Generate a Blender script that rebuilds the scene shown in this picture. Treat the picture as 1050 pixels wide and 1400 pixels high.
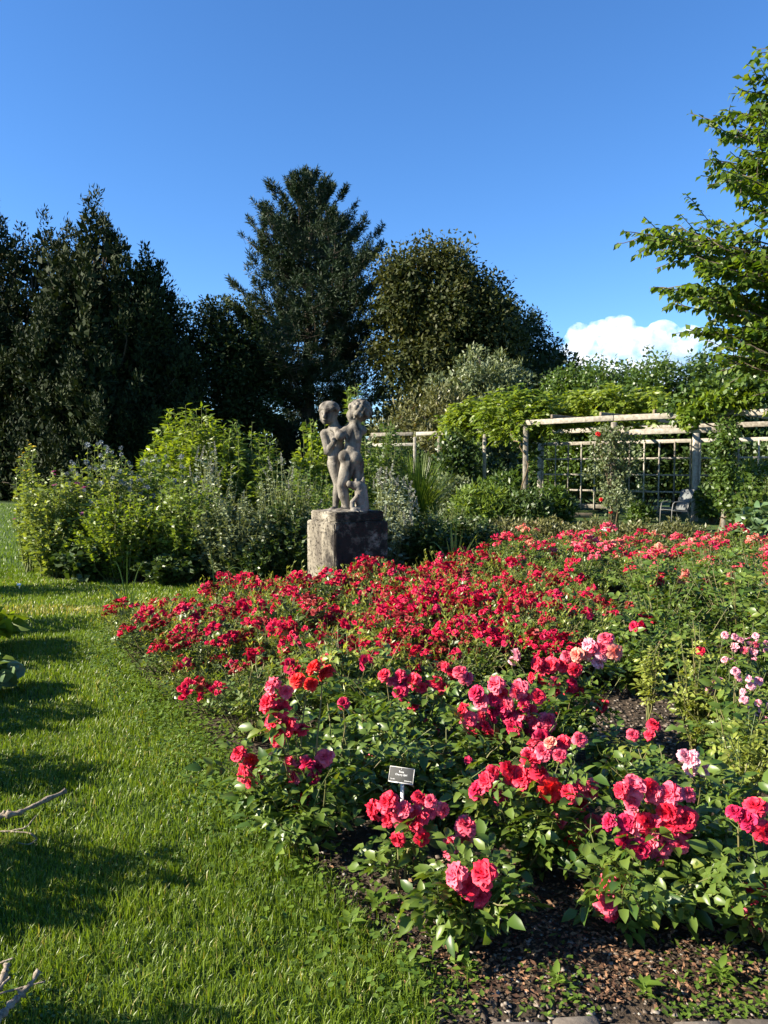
import bpy, math
import numpy as np
from mathutils import Vector, Matrix, Euler

scene = bpy.context.scene
for o in list(bpy.data.objects):
    bpy.data.objects.remove(o)
COL = scene.collection
R = math.radians

# ------------------------------------------------------------------ camera, sky, sun, exposure
EYE = 1.6
PITCH = R(3.27)
FPX = 1051.0                                    # focal length in photograph pixels (1050 x 1400)
cam_d = bpy.data.cameras.new('camera')
cam = bpy.data.objects.new('camera', cam_d)
COL.objects.link(cam)
cam.location = (0, 0, EYE)
cam.rotation_euler = (R(90) - PITCH, 0, 0)
cam_d.sensor_fit = 'VERTICAL'
cam_d.sensor_height = 32.0
cam_d.lens = 32.0 * FPX / 1400.0
cam_d.clip_start = 0.05
cam_d.clip_end = 20000
scene.camera = cam

SUN_EL, SUN_AZ = R(27), R(-11)                  # from the left, a little on the camera's side
SUN = Vector((-math.cos(SUN_EL) * math.cos(SUN_AZ), math.cos(SUN_EL) * math.sin(SUN_AZ), math.sin(SUN_EL)))
world = bpy.data.worlds.new('World')
scene.world = world
world.use_nodes = True
wn = world.node_tree
wn.nodes.clear()
sky = wn.nodes.new('ShaderNodeTexSky')
sky.sky_type = 'NISHITA'
sky.sun_disc = False
sky.sun_elevation = SUN_EL
sky.sun_rotation = math.atan2(SUN.x, SUN.y)
sky.altitude = 600
sky.air_density = 1.0
sky.dust_density = 0.1
sky.ozone_density = 6.0
bgn = wn.nodes.new('ShaderNodeBackground')
bgn.inputs[1].default_value = 0.073
wout = wn.nodes.new('ShaderNodeOutputWorld')
hsv = wn.nodes.new('ShaderNodeHueSaturation')      # the phone's richer blue, alike over the whole sky
hsv.inputs['Saturation'].default_value = 1.11
hsv.inputs['Hue'].default_value = 0.503
wn.links.new(sky.outputs[0], hsv.inputs['Color'])
wn.links.new(hsv.outputs[0], bgn.inputs[0])
wn.links.new(bgn.outputs[0], wout.inputs[0])
sun_d = bpy.data.lights.new('sun', 'SUN')
sun_d.energy = 5.0
sun_d.angle = R(0.53)
sun_d.color = (1.0, 0.90, 0.74)
sun_o = bpy.data.objects.new('sun', sun_d)
COL.objects.link(sun_o)
sun_o.rotation_euler = SUN.to_track_quat('Z', 'Y').to_euler()
sun_o.location = (-20, 5, 20)
vs = scene.view_settings
vs.view_transform = 'Standard'
vs.look = 'None'
vs.gamma = 1
vs.use_curve_mapping = False
vs.exposure = 1.8
scene.render.engine = 'CYCLES'
cy = scene.cycles
cy.max_bounces = 6
cy.diffuse_bounces = 3
cy.glossy_bounces = 2
cy.transmission_bounces = 4
cy.transparent_max_bounces = 4
cy.volume_bounces = 6
cy.volume_step_rate = 0.3
cy.use_denoising = True
cy.caustics_reflective = False
cy.caustics_refractive = False
cy.sample_clamp_indirect = 6


def at(px, py, y=None, z=None):
    """A photograph pixel as a point in the place: on the ray through it, at depth y or at height z."""
    X, Z = (px - 525.0) / FPX, (700.0 - py) / FPX
    d = Vector((X, math.cos(PITCH) + Z * math.sin(PITCH), -math.sin(PITCH) + Z * math.cos(PITCH)))
    t = y / d.y if y is not None else (z - EYE) / d.z
    return Vector((0, 0, EYE)) + d * t


# ------------------------------------------------------------------ mesh helpers
class MB:
    def __init__(self):
        self.V, self.Q, self.T, self.A, self.n = [], [], [], [], 0

    def add(self, v, quads=None, tris=None, var=0.5):
        v = np.asarray(v, dtype=np.float64).reshape(-1, 3)
        if quads is not None and len(quads):
            self.Q.append(np.asarray(quads, dtype=np.int64).reshape(-1, 4) + self.n)
        if tris is not None and len(tris):
            self.T.append(np.asarray(tris, dtype=np.int64).reshape(-1, 3) + self.n)
        a = np.empty(len(v))
        a[:] = var
        self.V.append(v)
        self.A.append(a)
        self.n += len(v)
        return self

    def merge(self, other, M=None, scale_var=None):
        v = np.concatenate(other.V)
        if M is not None:
            M = np.array(M)
            v = v @ M[:3, :3].T + M[:3, 3]
        a = np.concatenate(other.A)
        q = np.concatenate(other.Q) if other.Q else None
        t = np.concatenate(other.T) if other.T else None
        self.add(v, q, t, a)

    def mesh(self, name, mats, smooth=False):
        me = bpy.data.meshes.new(name)
        v = np.concatenate(self.V)
        q = np.concatenate(self.Q) if self.Q else np.zeros((0, 4), np.int64)
        t = np.concatenate(self.T) if self.T else np.zeros((0, 3), np.int64)
        me.vertices.add(len(v))
        me.vertices.foreach_set('co', v.ravel().astype(np.float32))
        nl = q.size + t.size
        me.loops.add(nl)
        me.loops.foreach_set('vertex_index', np.concatenate([q.ravel(), t.ravel()]).astype(np.int32))
        me.polygons.add(len(q) + len(t))
        start = np.concatenate([np.arange(len(q)) * 4, q.size + np.arange(len(t)) * 3]).astype(np.int32)
        me.polygons.foreach_set('loop_start', start)
        if smooth:
            me.polygons.foreach_set('use_smooth', np.ones(len(q) + len(t), dtype=bool))
        me.update(calc_edges=True)
        at_ = me.attributes.new('var', 'FLOAT', 'POINT')
        at_.data.foreach_set('value', np.concatenate(self.A).astype(np.float32))
        for m in (mats if isinstance(mats, (list, tuple)) else [mats]):
            me.materials.append(m)
        return me


def link(name, data, parent=None, loc=None, rot=None, scale=None):
    o = bpy.data.objects.new(name, data)
    COL.objects.link(o)
    if parent is not None:
        o.parent = parent
    if loc is not None:
        o.location = loc
    if rot is not None:
        o.rotation_euler = rot
    if scale is not None:
        o.scale = (scale,) * 3 if isinstance(scale, (int, float)) else scale
    return o


def obj(name, mb, mat, parent=None, smooth=False, kind=None):
    o = link(name, mb.mesh(name, mat, smooth), parent)
    if kind:
        o['kind'] = kind
    return o


def thing(name, label, cat, loc=(0, 0, 0), rz=0.0, group=None, scale=1.0):
    o = link(name, None, None, loc, (0, 0, rz), scale)
    o.empty_display_size = 0.1
    return tag(o, label, cat, group)


def tag(o, label, cat, group=None):
    o['label'] = label
    o['category'] = cat
    if group:
        o['group'] = group
    return o


def kids(root):
    return list(root.children)


def copy_thing(root, loc, rz, label=None, scale=1.0, group=None):
    r = root.copy()
    COL.objects.link(r)
    r.location = loc
    r.rotation_euler = (0, 0, rz)
    r.scale = (scale,) * 3 if isinstance(scale, (int, float)) else scale
    if label:
        r['label'] = label
    if group:
        r['group'] = group
    for ch in kids(root):
        c = ch.copy()
        COL.objects.link(c)
        c.parent = r
        for g in kids(ch):
            d = g.copy()
            COL.objects.link(d)
            d.parent = c
    return r


def norm(a):
    return a / np.maximum(np.linalg.norm(a, axis=-1, keepdims=True), 1e-9)


def rand_dirs(rng, n):
    return norm(rng.normal(size=(n, 3)))


def add_leaves(mb, P, D, N, L, W, kind=2, var=None, fold=0.22, droop=0.12):
    """A batch of leaves: P base points, D along the leaf, N roughly its upper side, L / W length and width."""
    P, D, N = (np.asarray(a, float).reshape(-1, 3) for a in (P, D, N))
    n = len(P)
    if n == 0:
        return
    D = norm(np.broadcast_to(D, (n, 3)))
    S = norm(np.cross(D, np.broadcast_to(N, (n, 3))))
    U = np.cross(S, D)
    L = np.broadcast_to(np.asarray(L, float), (n,))[:, None]
    W = np.broadcast_to(np.asarray(W, float), (n,))[:, None]
    var = np.broadcast_to(np.asarray(0.5 if var is None else var, float), (n,))
    if kind == 1:
        v = np.stack([P, P + D * L * .45 + S * W / 2, P + D * L - U * L * droop, P + D * L * .45 - S * W / 2], 1)
        q = np.array([[0, 1, 2, 3]]); t = None; k = 4
    elif kind == 2:
        c = P + D * L * .45 - U * W * fold * .5
        v = np.stack([P, P + D * L * .42 + S * W / 2, P + D * L - U * L * droop, P + D * L * .42 - S * W / 2, c], 1)
        q = np.array([[0, 1, 2, 4], [0, 4, 2, 3]]); t = None; k = 5
    else:
        e = U * W * fold
        c1 = P + D * L * .30 + U * L * .03
        c2 = P + D * L * .68 - U * L * droop * .35
        v = np.stack([P, c1 + S * W * .46 + e, c1, c1 - S * W * .46 + e,
                      c2 + S * W * .36 + e * .8, c2, c2 - S * W * .36 + e * .8, P + D * L - U * L * droop], 1)
        q = np.array([[2, 1, 4, 5], [3, 2, 5, 6]])
        t = np.array([[0, 1, 2], [0, 2, 3], [5, 4, 7], [6, 5, 7]]); k = 8
    off = (np.arange(n) * k)[:, None, None]
    mb.add(v.reshape(-1, 3), (q[None] + off).reshape(-1, 4), None if t is None else (t[None] + off).reshape(-1, 3), np.repeat(var, k))


def add_tube(mb, pts, rad, k=5, var=0.5, cap=True):
    pts = np.asarray(pts, float)
    n = len(pts)
    rad = np.broadcast_to(np.asarray(rad, float), (n,))
    T = norm(np.gradient(pts, axis=0))
    ref = np.array([0., 0., 1.]) if abs(T[0][2]) < .9 else np.array([1., 0., 0.])
    A = norm(np.cross(T, ref))
    B = np.cross(T, A)
    th = np.arange(k) * 2 * math.pi / k
    ring = pts[:, None] + rad[:, None, None] * (np.cos(th)[None, :, None] * A[:, None] + np.sin(th)[None, :, None] * B[:, None])
    i = np.arange(n - 1)[:, None] * k
    j = np.arange(k)[None]
    j2 = (j + 1) % k
    q = np.stack([i + j, i + j2, i + k + j2, i + k + j], -1).reshape(-1, 4)
    v = ring.reshape(-1, 3)
    t = None
    if cap:
        v = np.concatenate([v, pts[:1], pts[-1:]])
        c0, c1 = n * k, n * k + 1
        b = (n - 1) * k
        t = [[c0, (m + 1) % k, m] for m in range(k)] + [[c1, b + m, b + (m + 1) % k] for m in range(k)]
    mb.add(v, q, t, var)


def add_box(mb, lo, hi, M=None, bev=0.0, var=0.5):
    lo, hi = np.array(lo, float), np.array(hi, float)
    if bev <= 0:
        v = np.array([[x, y, z] for x in (lo[0], hi[0]) for y in (lo[1], hi[1]) for z in (lo[2], hi[2])])
        q = [[0, 1, 3, 2], [4, 6, 7, 5], [0, 4, 5, 1], [2, 3, 7, 6], [0, 2, 6, 4], [1, 5, 7, 3]]
        t = None
    else:
        v, idx = [], {}
        for sx in (0, 1):
            for sy in (0, 1):
                for sz in (0, 1):
                    s = (sx, sy, sz)
                    for ax in range(3):
                        p = [(hi[a] if s[a] else lo[a]) - (0 if a == ax else (bev if s[a] else -bev)) for a in range(3)]
                        idx[s, ax] = len(v)
                        v.append(p)
        v = np.array(v)
        q, t = [], []
        for ax in range(3):
            a, b = (ax + 1) % 3, (ax + 2) % 3
            for s in (0, 1):
                f = []
                for (i, j) in ((0, 0), (1, 0), (1, 1), (0, 1)):
                    c = [0, 0, 0]; c[ax] = s; c[a] = i; c[b] = j
                    f.append(idx[tuple(c), ax])
                q.append(f if s else f[::-1])
        for ax in range(3):
            a, b = (ax + 1) % 3, (ax + 2) % 3
            for i in (0, 1):
                for j in (0, 1):
                    c0 = [0, 0, 0]; c0[ax] = 0; c0[a] = i; c0[b] = j
                    c1 = list(c0); c1[ax] = 1
                    f = [idx[tuple(c0), a], idx[tuple(c1), a], idx[tuple(c1), b], idx[tuple(c0), b]]
                    q.append(f if (i == j) == False else f[::-1])
        for s in [(x, y, z) for x in (0, 1) for y in (0, 1) for z in (0, 1)]:
            f = [idx[s, 0], idx[s, 1], idx[s, 2]]
            t.append(f if sum(s) % 2 else f[::-1])
    if M is not None:
        M = np.array(M)
        v = v @ M[:3, :3].T + M[:3, 3]
    mb.add(v, q, t, var)


def in_poly(x, y, poly):
    x, y = np.asarray(x), np.asarray(y)
    inside = np.zeros(x.shape, bool)
    n = len(poly)
    for i in range(n):
        x0, y0 = poly[i]
        x1, y1 = poly[(i + 1) % n]
        c = ((y0 > y) != (y1 > y)) & (x < (x1 - x0) * (y - y0) / ((y1 - y0) if y1 != y0 else 1e-9) + x0)
        inside ^= c
    return inside


def wobble(rng, a, b, n, amp, sag=0.0):
    """A bent line from a to b."""
    a, b = np.array(a, float), np.array(b, float)
    t = np.linspace(0, 1, n)[:, None]
    p = a + (b - a) * t
    w = np.cumsum(rng.normal(size=(n, 3)), 0) * amp
    w -= t * w[-1]
    p = p + w * np.sin(t * math.pi) ** .5
    p[:, 2] += sag * np.sin(t[:, 0] * math.pi)
    return p


# ------------------------------------------------------------------ materials
def new_mat(name):
    m = bpy.data.materials.new(name)
    m.use_nodes = True
    nt = m.node_tree
    nt.nodes.clear()
    return m, nt, nt.nodes.new, nt.links.new


def leaf_mat(name, ca, cb, trans=0.35, rough=0.4, spec=0.5, tint=(1.25, 1.15, 0.45), cc=None):
    m, nt, N, Lk = new_mat(name)
    out = N('ShaderNodeOutputMaterial')
    att = N('ShaderNodeAttribute'); att.attribute_name = 'var'
    inf = N('ShaderNodeObjectInfo')
    add = N('ShaderNodeMath'); add.operation = 'MULTIPLY_ADD'
    Lk(inf.outputs['Random'], add.inputs[0]); add.inputs[1].default_value = 0.25; Lk(att.outputs['Fac'], add.inputs[2])
    sub = N('ShaderNodeMath'); sub.operation = 'SUBTRACT'; Lk(add.outputs[0], sub.inputs[0]); sub.inputs[1].default_value = 0.125
    ramp = N('ShaderNodeValToRGB')
    ramp.color_ramp.elements[0].color = (*ca, 1)
    ramp.color_ramp.elements[1].color = (*cb, 1)
    if cc:
        ramp.color_ramp.elements[1].position = 0.85
        e = ramp.color_ramp.elements.new(0.97)
        e.color = (*cc, 1)
    Lk(sub.outputs[0], ramp.inputs[0])
    p = N('ShaderNodeBsdfPrincipled')
    Lk(ramp.outputs[0], p.inputs['Base Color'])
    p.inputs['Roughness'].default_value = rough
    p.inputs['Specular IOR Level'].default_value = spec
    mul = N('ShaderNodeVectorMath'); mul.operation = 'MULTIPLY'
    Lk(ramp.outputs[0], mul.inputs[0]); mul.inputs[1].default_value = tint
    tr = N('ShaderNodeBsdfTranslucent')
    Lk(mul.outputs[0], tr.inputs['Color'])
    mx = N('ShaderNodeMixShader'); mx.inputs[0].default_value = trans
    Lk(p.outputs[0], mx.inputs[1]); Lk(tr.outputs[0], mx.inputs[2]); Lk(mx.outputs[0], out.inputs[0])
    return m


def noise_mat(name, cols, scale=5.0, detail=6.0, rough=0.9, bump=0.0, bscale=None, bdist=0.02, spec=0.3, coord='Object', var=0.0, stretch=None):
    """cols: list of (position, colour) on a noise ramp."""
    m, nt, N, Lk = new_mat(name)
    out = N('ShaderNodeOutputMaterial')
    p = N('ShaderNodeBsdfPrincipled')
    tc = N('ShaderNodeTexCoord')
    src = tc.outputs[coord]
    if stretch:
        mp = N('ShaderNodeMapping'); mp.inputs['Scale'].default_value = stretch
        Lk(src, mp.inputs[0]); src = mp.outputs[0]
    nz = N('ShaderNodeTexNoise'); nz.inputs['Scale'].default_value = scale; nz.inputs['Detail'].default_value = detail
    nz.inputs['Roughness'].default_value = 0.6
    Lk(src, nz.inputs['Vector'])
    fac = nz.outputs['Fac']
    if var:
        att = N('ShaderNodeAttribute'); att.attribute_name = 'var'
        ma = N('ShaderNodeMath'); ma.operation = 'MULTIPLY_ADD'
        Lk(att.outputs['Fac'], ma.inputs[0]); ma.inputs[1].default_value = var
        sb = N('ShaderNodeMath'); sb.operation = 'SUBTRACT'; Lk(fac, sb.inputs[0]); sb.inputs[1].default_value = var * .5
        Lk(sb.outputs[0], ma.inputs[2]); fac = ma.outputs[0]
    ramp = N('ShaderNodeValToRGB')
    el = ramp.color_ramp.elements
    while len(el) > len(cols):
        el.remove(el[-1])
    while len(el) < len(cols):
        el.new(1.0)
    for e, (pos, c) in zip(el, cols):
        e.position = pos
        e.color = (*c, 1)
    Lk(fac, ramp.inputs[0])
    Lk(ramp.outputs[0], p.inputs['Base Color'])
    p.inputs['Roughness'].default_value = rough
    p.inputs['Specular IOR Level'].default_value = spec
    if bump:
        n2 = N('ShaderNodeTexNoise'); n2.inputs['Scale'].default_value = bscale or scale * 4; n2.inputs['Detail'].default_value = 6
        Lk(src, n2.inputs['Vector'])
        b = N('ShaderNodeBump'); b.inputs['Strength'].default_value = bump; b.inputs['Distance'].default_value = bdist
        Lk(n2.outputs['Fac'], b.inputs['Height']); Lk(b.outputs[0], p.inputs['Normal'])
    Lk(p.outputs[0], out.inputs[0])
    return m


def petal_mat(name, ca, cb, trans=0.25):
    m = leaf_mat(name, ca, cb, trans=trans, rough=0.55, spec=0.25, tint=(1.0, 0.9, 0.9))
    return m


M = {}
M['bark'] = noise_mat('bark', [(.3, (.035, .026, .018)), (.7, (.12, .095, .07))], 6, stretch=(1, 1, .25), bump=.6, bdist=.03)
M['stem_green'] = leaf_mat('green_stem', (.10, .13, .03), (.16, .17, .05), trans=0.0, rough=.6)
M['stem_brown'] = noise_mat('brown_stem', [(.3, (.06, .045, .025)), (.7, (.15, .11, .06))], 30)
M['wood'] = noise_mat('weathered_wood', [(.3, (.12, .105, .08)), (.55, (.26, .235, .19)), (.8, (.37, .34, .285))], 4, stretch=(3, 3, 3), bump=.3, bdist=.004, var=.35, rough=.8)
M['wood_old'] = noise_mat('old_wood', [(.3, (.10, .08, .06)), (.7, (.26, .21, .15))], 7, bump=.4, bdist=.005, var=.3)
M['soil'] = noise_mat('soil', [(.3, (.018, .013, .009)), (.55, (.05, .035, .022)), (.8, (.10, .065, .04))], 14, 10, bump=.8, bscale=60, bdist=.02)
M['lawn'] = noise_mat('lawn', [(.3, (.022, .045, .008)), (.55, (.045, .085, .014)), (.75, (.085, .105, .025))], 3, 10, bump=.8, bscale=120, bdist=.02)

# ------------------------------------------------------------------ ground, lawn, beds, path
BED = [(0.10, 2.20), (-0.05, 2.5), (-0.28, 2.85), (-0.50, 3.3), (-0.78, 3.8), (-1.15, 4.5), (-1.55, 5.2), (-2.05, 6.0), (-2.45, 6.8), (-2.55, 7.4),
       (-2.3, 8.1), (-1.6, 8.7), (-1.25, 9.4), (-1.15, 10.2), (-.3, 10.5), (.8, 10.6), (1.6, 12), (2.2, 15), (4.0, 16.2), (9.5, 14.5), (9.0, 2.2)]
BORDER = [(-5.25, 11.5), (-4.7, 10.9), (-3.4, 10.45), (-2.0, 10.6), (-1.5, 10.9), (1.4, 11.2), (2.0, 13), (2.2, 19), (-1, 19), (-4.6, 16)]


def sheet(name, poly, z, mat, cell, bump, rng, edge=0.0, mound=0.0):
    """A slightly uneven sheet of ground over a polygon, its edge 6 mm thick."""
    p = np.array(poly)
    pts = []
    for i in range(len(p)):
        a, b = p[i], p[(i + 1) % len(p)]
        n = max(1, int(np.linalg.norm(b - a) / cell))
        for k in range(n):
            q = a + (b - a) * k / n
            pts.append(q + rng.normal(size=2) * edge)
    pts = np.array(pts)
    import bmesh
    bm = bmesh.new()
    vs_ = [bm.verts.new((x, y, z)) for x, y in pts]
    f = bm.faces.new(vs_)
    if f.normal.z < 0:
        f.normal_flip()
    bm.normal_update()
    if f.normal.z < 0:
        bmesh.ops.reverse_faces(bm, faces=[f])
    bmesh.ops.triangulate(bm, faces=bm.faces[:])
    me = bpy.data.meshes.new(name)
    bm.to_mesh(me)
    bm.free()
    me.materials.append(mat)
    o = link(name, me)
    o['kind'] = 'structure'
    return o


rng = np.random.default_rng(1)
g = MB()
g.add([[-4000, -400, 0], [4000, -400, 0], [4000, 6000, 0], [-4000, 6000, 0]], [[0, 1, 2, 3]])
ground = obj('ground', g, M['lawn'])
ground['kind'] = 'structure'
soil = sheet('soil_bed', BED, 0.006, M['soil'], .25, 0, rng, .03)
soil2 = sheet('soil_border', BORDER, 0.011, M['soil'], .4, 0, rng, .05)

# paved edge at the bottom of the bed, with single stones
M['paver'] = noise_mat('paving_stone', [(.3, (.06, .05, .04)), (.6, (.13, .11, .09)), (.8, (.19, .165, .13))], 14, 8, bump=.5, bscale=60, bdist=.006, var=.3)
path = sheet('path', [(-0.2, -1.0), (5, -1.0), (5, 2.23), (0.12, 2.23)], 0.003, M['soil'], .5, 0, rng, .0)
rng = np.random.default_rng(5)
PAVE_Y = at(760, 1390, z=.03).y
for row in range(4):
    x = 0.30 + .05 * row
    while x < 3.2:
        w = .13 + rng.random() * .05
        mb = MB()
        y1 = PAVE_Y - row * .165 + rng.normal() * .008
        add_box(mb, (-w / 2, -.075, -.02), (w / 2, .075, .022 + rng.random() * .012), None, .010, rng.random())
        o = obj('paving_stone', mb, M['paver'], path)
        o.location = (x + w / 2, y1 - .08, .004)
        o.rotation_euler = (rng.normal() * .02, rng.normal() * .02, rng.normal() * .03)
        x += w + .014

# ------------------------------------------------------------------ grass
M['grass'] = leaf_mat('grass', (.062, .118, .010), (.185, .26, .026), trans=.4, rough=.42, spec=.4, tint=(1.2, 1.2, .35), cc=(.34, .30, .10))


def blades(mb, P, L, W, rng, lean=.55, var=None):
    n = len(P)
    a = rng.random(n) * 2 * math.pi
    dirh = np.stack([np.cos(a), np.sin(a), np.zeros(n)], 1)
    b = a + math.pi / 2 + rng.normal(size=n) * .6
    side = np.stack([np.cos(b), np.sin(b), np.zeros(n)], 1)
    up = np.array([0, 0, 1.])
    le = (np.abs(rng.normal(size=n)) * lean)[:, None]
    L = np.broadcast_to(L, (n,))[:, None]
    W = np.broadcast_to(W, (n,))[:, None]
    d1 = norm(up + dirh * le * .5)
    d2 = norm(up + dirh * le * 1.9)
    m = P + d1 * L * .55
    t = m + d2 * L * .45
    v = np.stack([P - side * W / 2, P + side * W / 2, m + side * W * .42, m - side * W * .42, t], 1)
    off = (np.arange(n) * 5)[:, None]
    var = np.broadcast_to(rng.random(n) if var is None else var, (n,))
    mb.add(v.reshape(-1, 3), np.array([[0, 1, 2, 3]]) + off, np.array([[3, 2, 4]]) + off, np.repeat(var, 5))


def bed_edge_dist(x, y):
    """Rough distance to the bed's edge (positive outside)."""
    P = np.array(BED[:13])
    d = np.full(x.shape, 9.0)
    for i in range(len(P) - 1):
        a, b = P[i], P[i + 1]
        ab = b - a
        t = np.clip(((x - a[0]) * ab[0] + (y - a[1]) * ab[1]) / (ab @ ab), 0, 1)
        d = np.minimum(d, np.hypot(x - a[0] - t * ab[0], y - a[1] - t * ab[1]))
    return d


rng = np.random.default_rng(11)
gm = MB()
for (y0, y1, dens, L0, W0) in ((1.7, 3.2, 13000, .045, .0038), (3.2, 5.0, 8000, .045, .0047), (5.0, 7.5, 4400, .045, .0063), (7.5, 12.0, 2400, .045, .009)):
    xa, xb = -.62 * y1 - .3, .6
    n = int(dens * (y1 - y0) * (xb - xa))
    x = rng.uniform(xa, xb, n); y = rng.uniform(y0, y1, n)
    keep = ~in_poly(x, y, BED) & ~in_poly(x, y, BORDER) & (x > -.62 * y - .35) & ~((x > .15) & (y < 2.2)) & ~((x > -1.3) & (y > 8.7) & (y < 10.2))
    keep |= in_poly(x, y, BED) & (bed_edge_dist(x, y) < np.abs(rng.normal(size=n)) * .07) & (y < 8)
    x, y = x[keep], y[keep]
    # tufts: patches of longer and shorter grass
    tuft = .5 + .5 * np.sin(x * 9 + 2 * np.sin(y * 7)) * np.sin(y * 8 + 2 * np.sin(x * 5))
    edge = np.exp(-bed_edge_dist(x, y) / .06)
    L = L0 * (.55 + .6 * tuft + .5 * rng.random(len(x)) + 1.1 * edge * rng.random(len(x)))
    v = np.clip(rng.normal(.42, .2, len(x)) + .16 * (tuft - .5) + .14 * np.sin(x * 2.1 + 1.3 * np.sin(y * 1.7)) * np.sin(y * 2.6), 0, .93)
    dry = (rng.random(len(x)) < .02) | ((((x + 3.9) / 1.1) ** 2 + ((y - 8.5) / .3) ** 2 < 1) & (rng.random(len(x)) < .45))
    v[dry] = 1.0
    blades(gm, np.stack([x, y, np.zeros(len(x))], 1), L, W0 * (.7 + .6 * rng.random(len(x))), rng, .75, v)
# farther lawn
n = 22000
y = 11 + 23 * rng.random(n) ** 1.3; x = -y * rng.uniform(.36, .62, n)
keep = ~in_poly(x, y, BORDER)
x, y = x[keep], y[keep]
blades(gm, np.stack([x, y, np.zeros(len(x))], 1), .06 * (.6 + rng.random(len(x))), .015, rng, .6, np.clip(rng.normal(.25, .15, len(x)), 0, .9))
lawn_grass = obj('grass', gm, M['grass'])
lawn_grass['kind'] = 'stuff'

# clover and low weeds creeping out of the bed over the lawn
M['weed'] = leaf_mat('weed_leaf', (.06, .12, .015), (.16, .24, .03), trans=.4, rough=.45)
rng = np.random.default_rng(12)
wm = MB()
n = 9000
y = rng.uniform(2.2, 8.0, n); i = rng.integers(0, 11, n)
B_ = np.array(BED)
t = rng.random(n)[:, None]
p = B_[i] * (1 - t) + B_[i + 1] * t
off = rng.normal(size=n) * .16
x = p[:, 0] - off * .85; y = p[:, 1] - off * .3
dens = np.where(y > 3.3, 1.0, .22)
keep = (rng.random(n) < dens) & (off > -.25)
x, y = x[keep], y[keep]
n = len(x)
a = rng.random(n) * 6.283
D = norm(np.stack([np.cos(a), np.sin(a), rng.normal(.25, .3, n)], 1))
add_leaves(wm, np.stack([x, y, .01 + .09 * rng.random(n) ** 1.5], 1), D, [0, 0, 1], .016 + .024 * rng.random(n), .014 + .014 * rng.random(n), 2, np.clip(rng.normal(.5, .22, n), 0, .95))
# clover in the lawn
n = 3200
cx_, cy_ = rng.uniform(-2.6, -.3, 40), rng.uniform(2.0, 7.0, 40)
i = rng.integers(0, 40, n)
x = cx_[i] + .13 * rng.normal(size=n); y = cy_[i] + .13 * rng.normal(size=n)
k_ = ~in_poly(x, y, BED)
x, y = x[k_], y[k_]; n = len(x)
a = rng.random(n) * 6.283
add_leaves(wm, np.stack([x, y, .025 + .02 * rng.random(n)], 1), np.stack([np.cos(a), np.sin(a), .2 * rng.normal(size=n)], 1), [0, 0, 1], .014 + .008 * rng.random(n), .013, 2, np.clip(rng.normal(.35, .2, n), 0, .9))
# small seedlings over the bare soil in front
n = 2600
x = rng.uniform(.0, 2.2, n); y = 2.12 + np.abs(rng.normal(size=n)) * .17
cl = np.sin(x * 11) * np.sin(x * 4.3 + 1) + .3 * rng.normal(size=n)
keep = cl + .35 * (x > .95) > -.05
x, y = x[keep], y[keep]; n = len(x)
a = rng.random(n) * 6.283
D = norm(np.stack([np.cos(a), np.sin(a), rng.normal(.35, .3, n)], 1))
add_leaves(wm, np.stack([x, y, .008 + .03 * rng.random(n)], 1), D, [0, 0, 1], .012 + .02 * rng.random(n), .008 + .01 * rng.random(n), 2, np.clip(rng.normal(.5, .2, n), 0, .95))
obj('weeds', wm, M['weed'])['kind'] = 'stuff'

# gravel and bark chips
M['gravel'] = noise_mat('gravel_stone', [(.15, (.022, .017, .013)), (.5, (.065, .048, .034)), (.8, (.13, .10, .075)), (.98, (.28, .25, .21))], 40, 3, var=1.0, rough=.75)
M['chip'] = noise_mat('bark_chip', [(.2, (.035, .017, .010)), (.5, (.10, .050, .026)), (.8, (.21, .115, .062))], 40, 3, var=1.0)


def stones(mb, x, y, s, rng, flat=.6):
    n = len(x)
    base = np.array([[1, 0, 0], [0, 1, 0], [-1, 0, 0], [0, -1, 0], [.6, .6, .62], [-.6, .6, .6], [-.6, -.6, .62], [.6, -.6, .6]])
    v = base[None] * (1 + .28 * rng.normal(size=(n, 8, 1))) + .1 * rng.normal(size=(n, 8, 3))
    v[:, :, 2] *= flat
    a = rng.random(n) * 6.283
    c, sn = np.cos(a)[:, None], np.sin(a)[:, None]
    vx = v[:, :, 0] * 1.25
    X = vx * c - v[:, :, 1] * sn
    Y = vx * sn + v[:, :, 1] * c
    v = np.stack([X, Y, v[:, :, 2]], -1) * s[:, None, None]
    v += np.stack([x, y, .008 + .004 * rng.random(n)], 1)[:, None]
    off = (np.arange(n) * 8)[:, None, None]
    q = np.array([[4, 5, 6, 7]])
    t = np.array([[0, 4, 7], [0, 1, 4], [1, 5, 4], [1, 2, 5], [2, 6, 5], [2, 3, 6], [3, 7, 6], [3, 0, 7]])
    mb.add(v.reshape(-1, 3), (q[None] + off).reshape(-1, 4), (t[None] + off).reshape(-1, 3), np.repeat(rng.random(n), 8))


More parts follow.
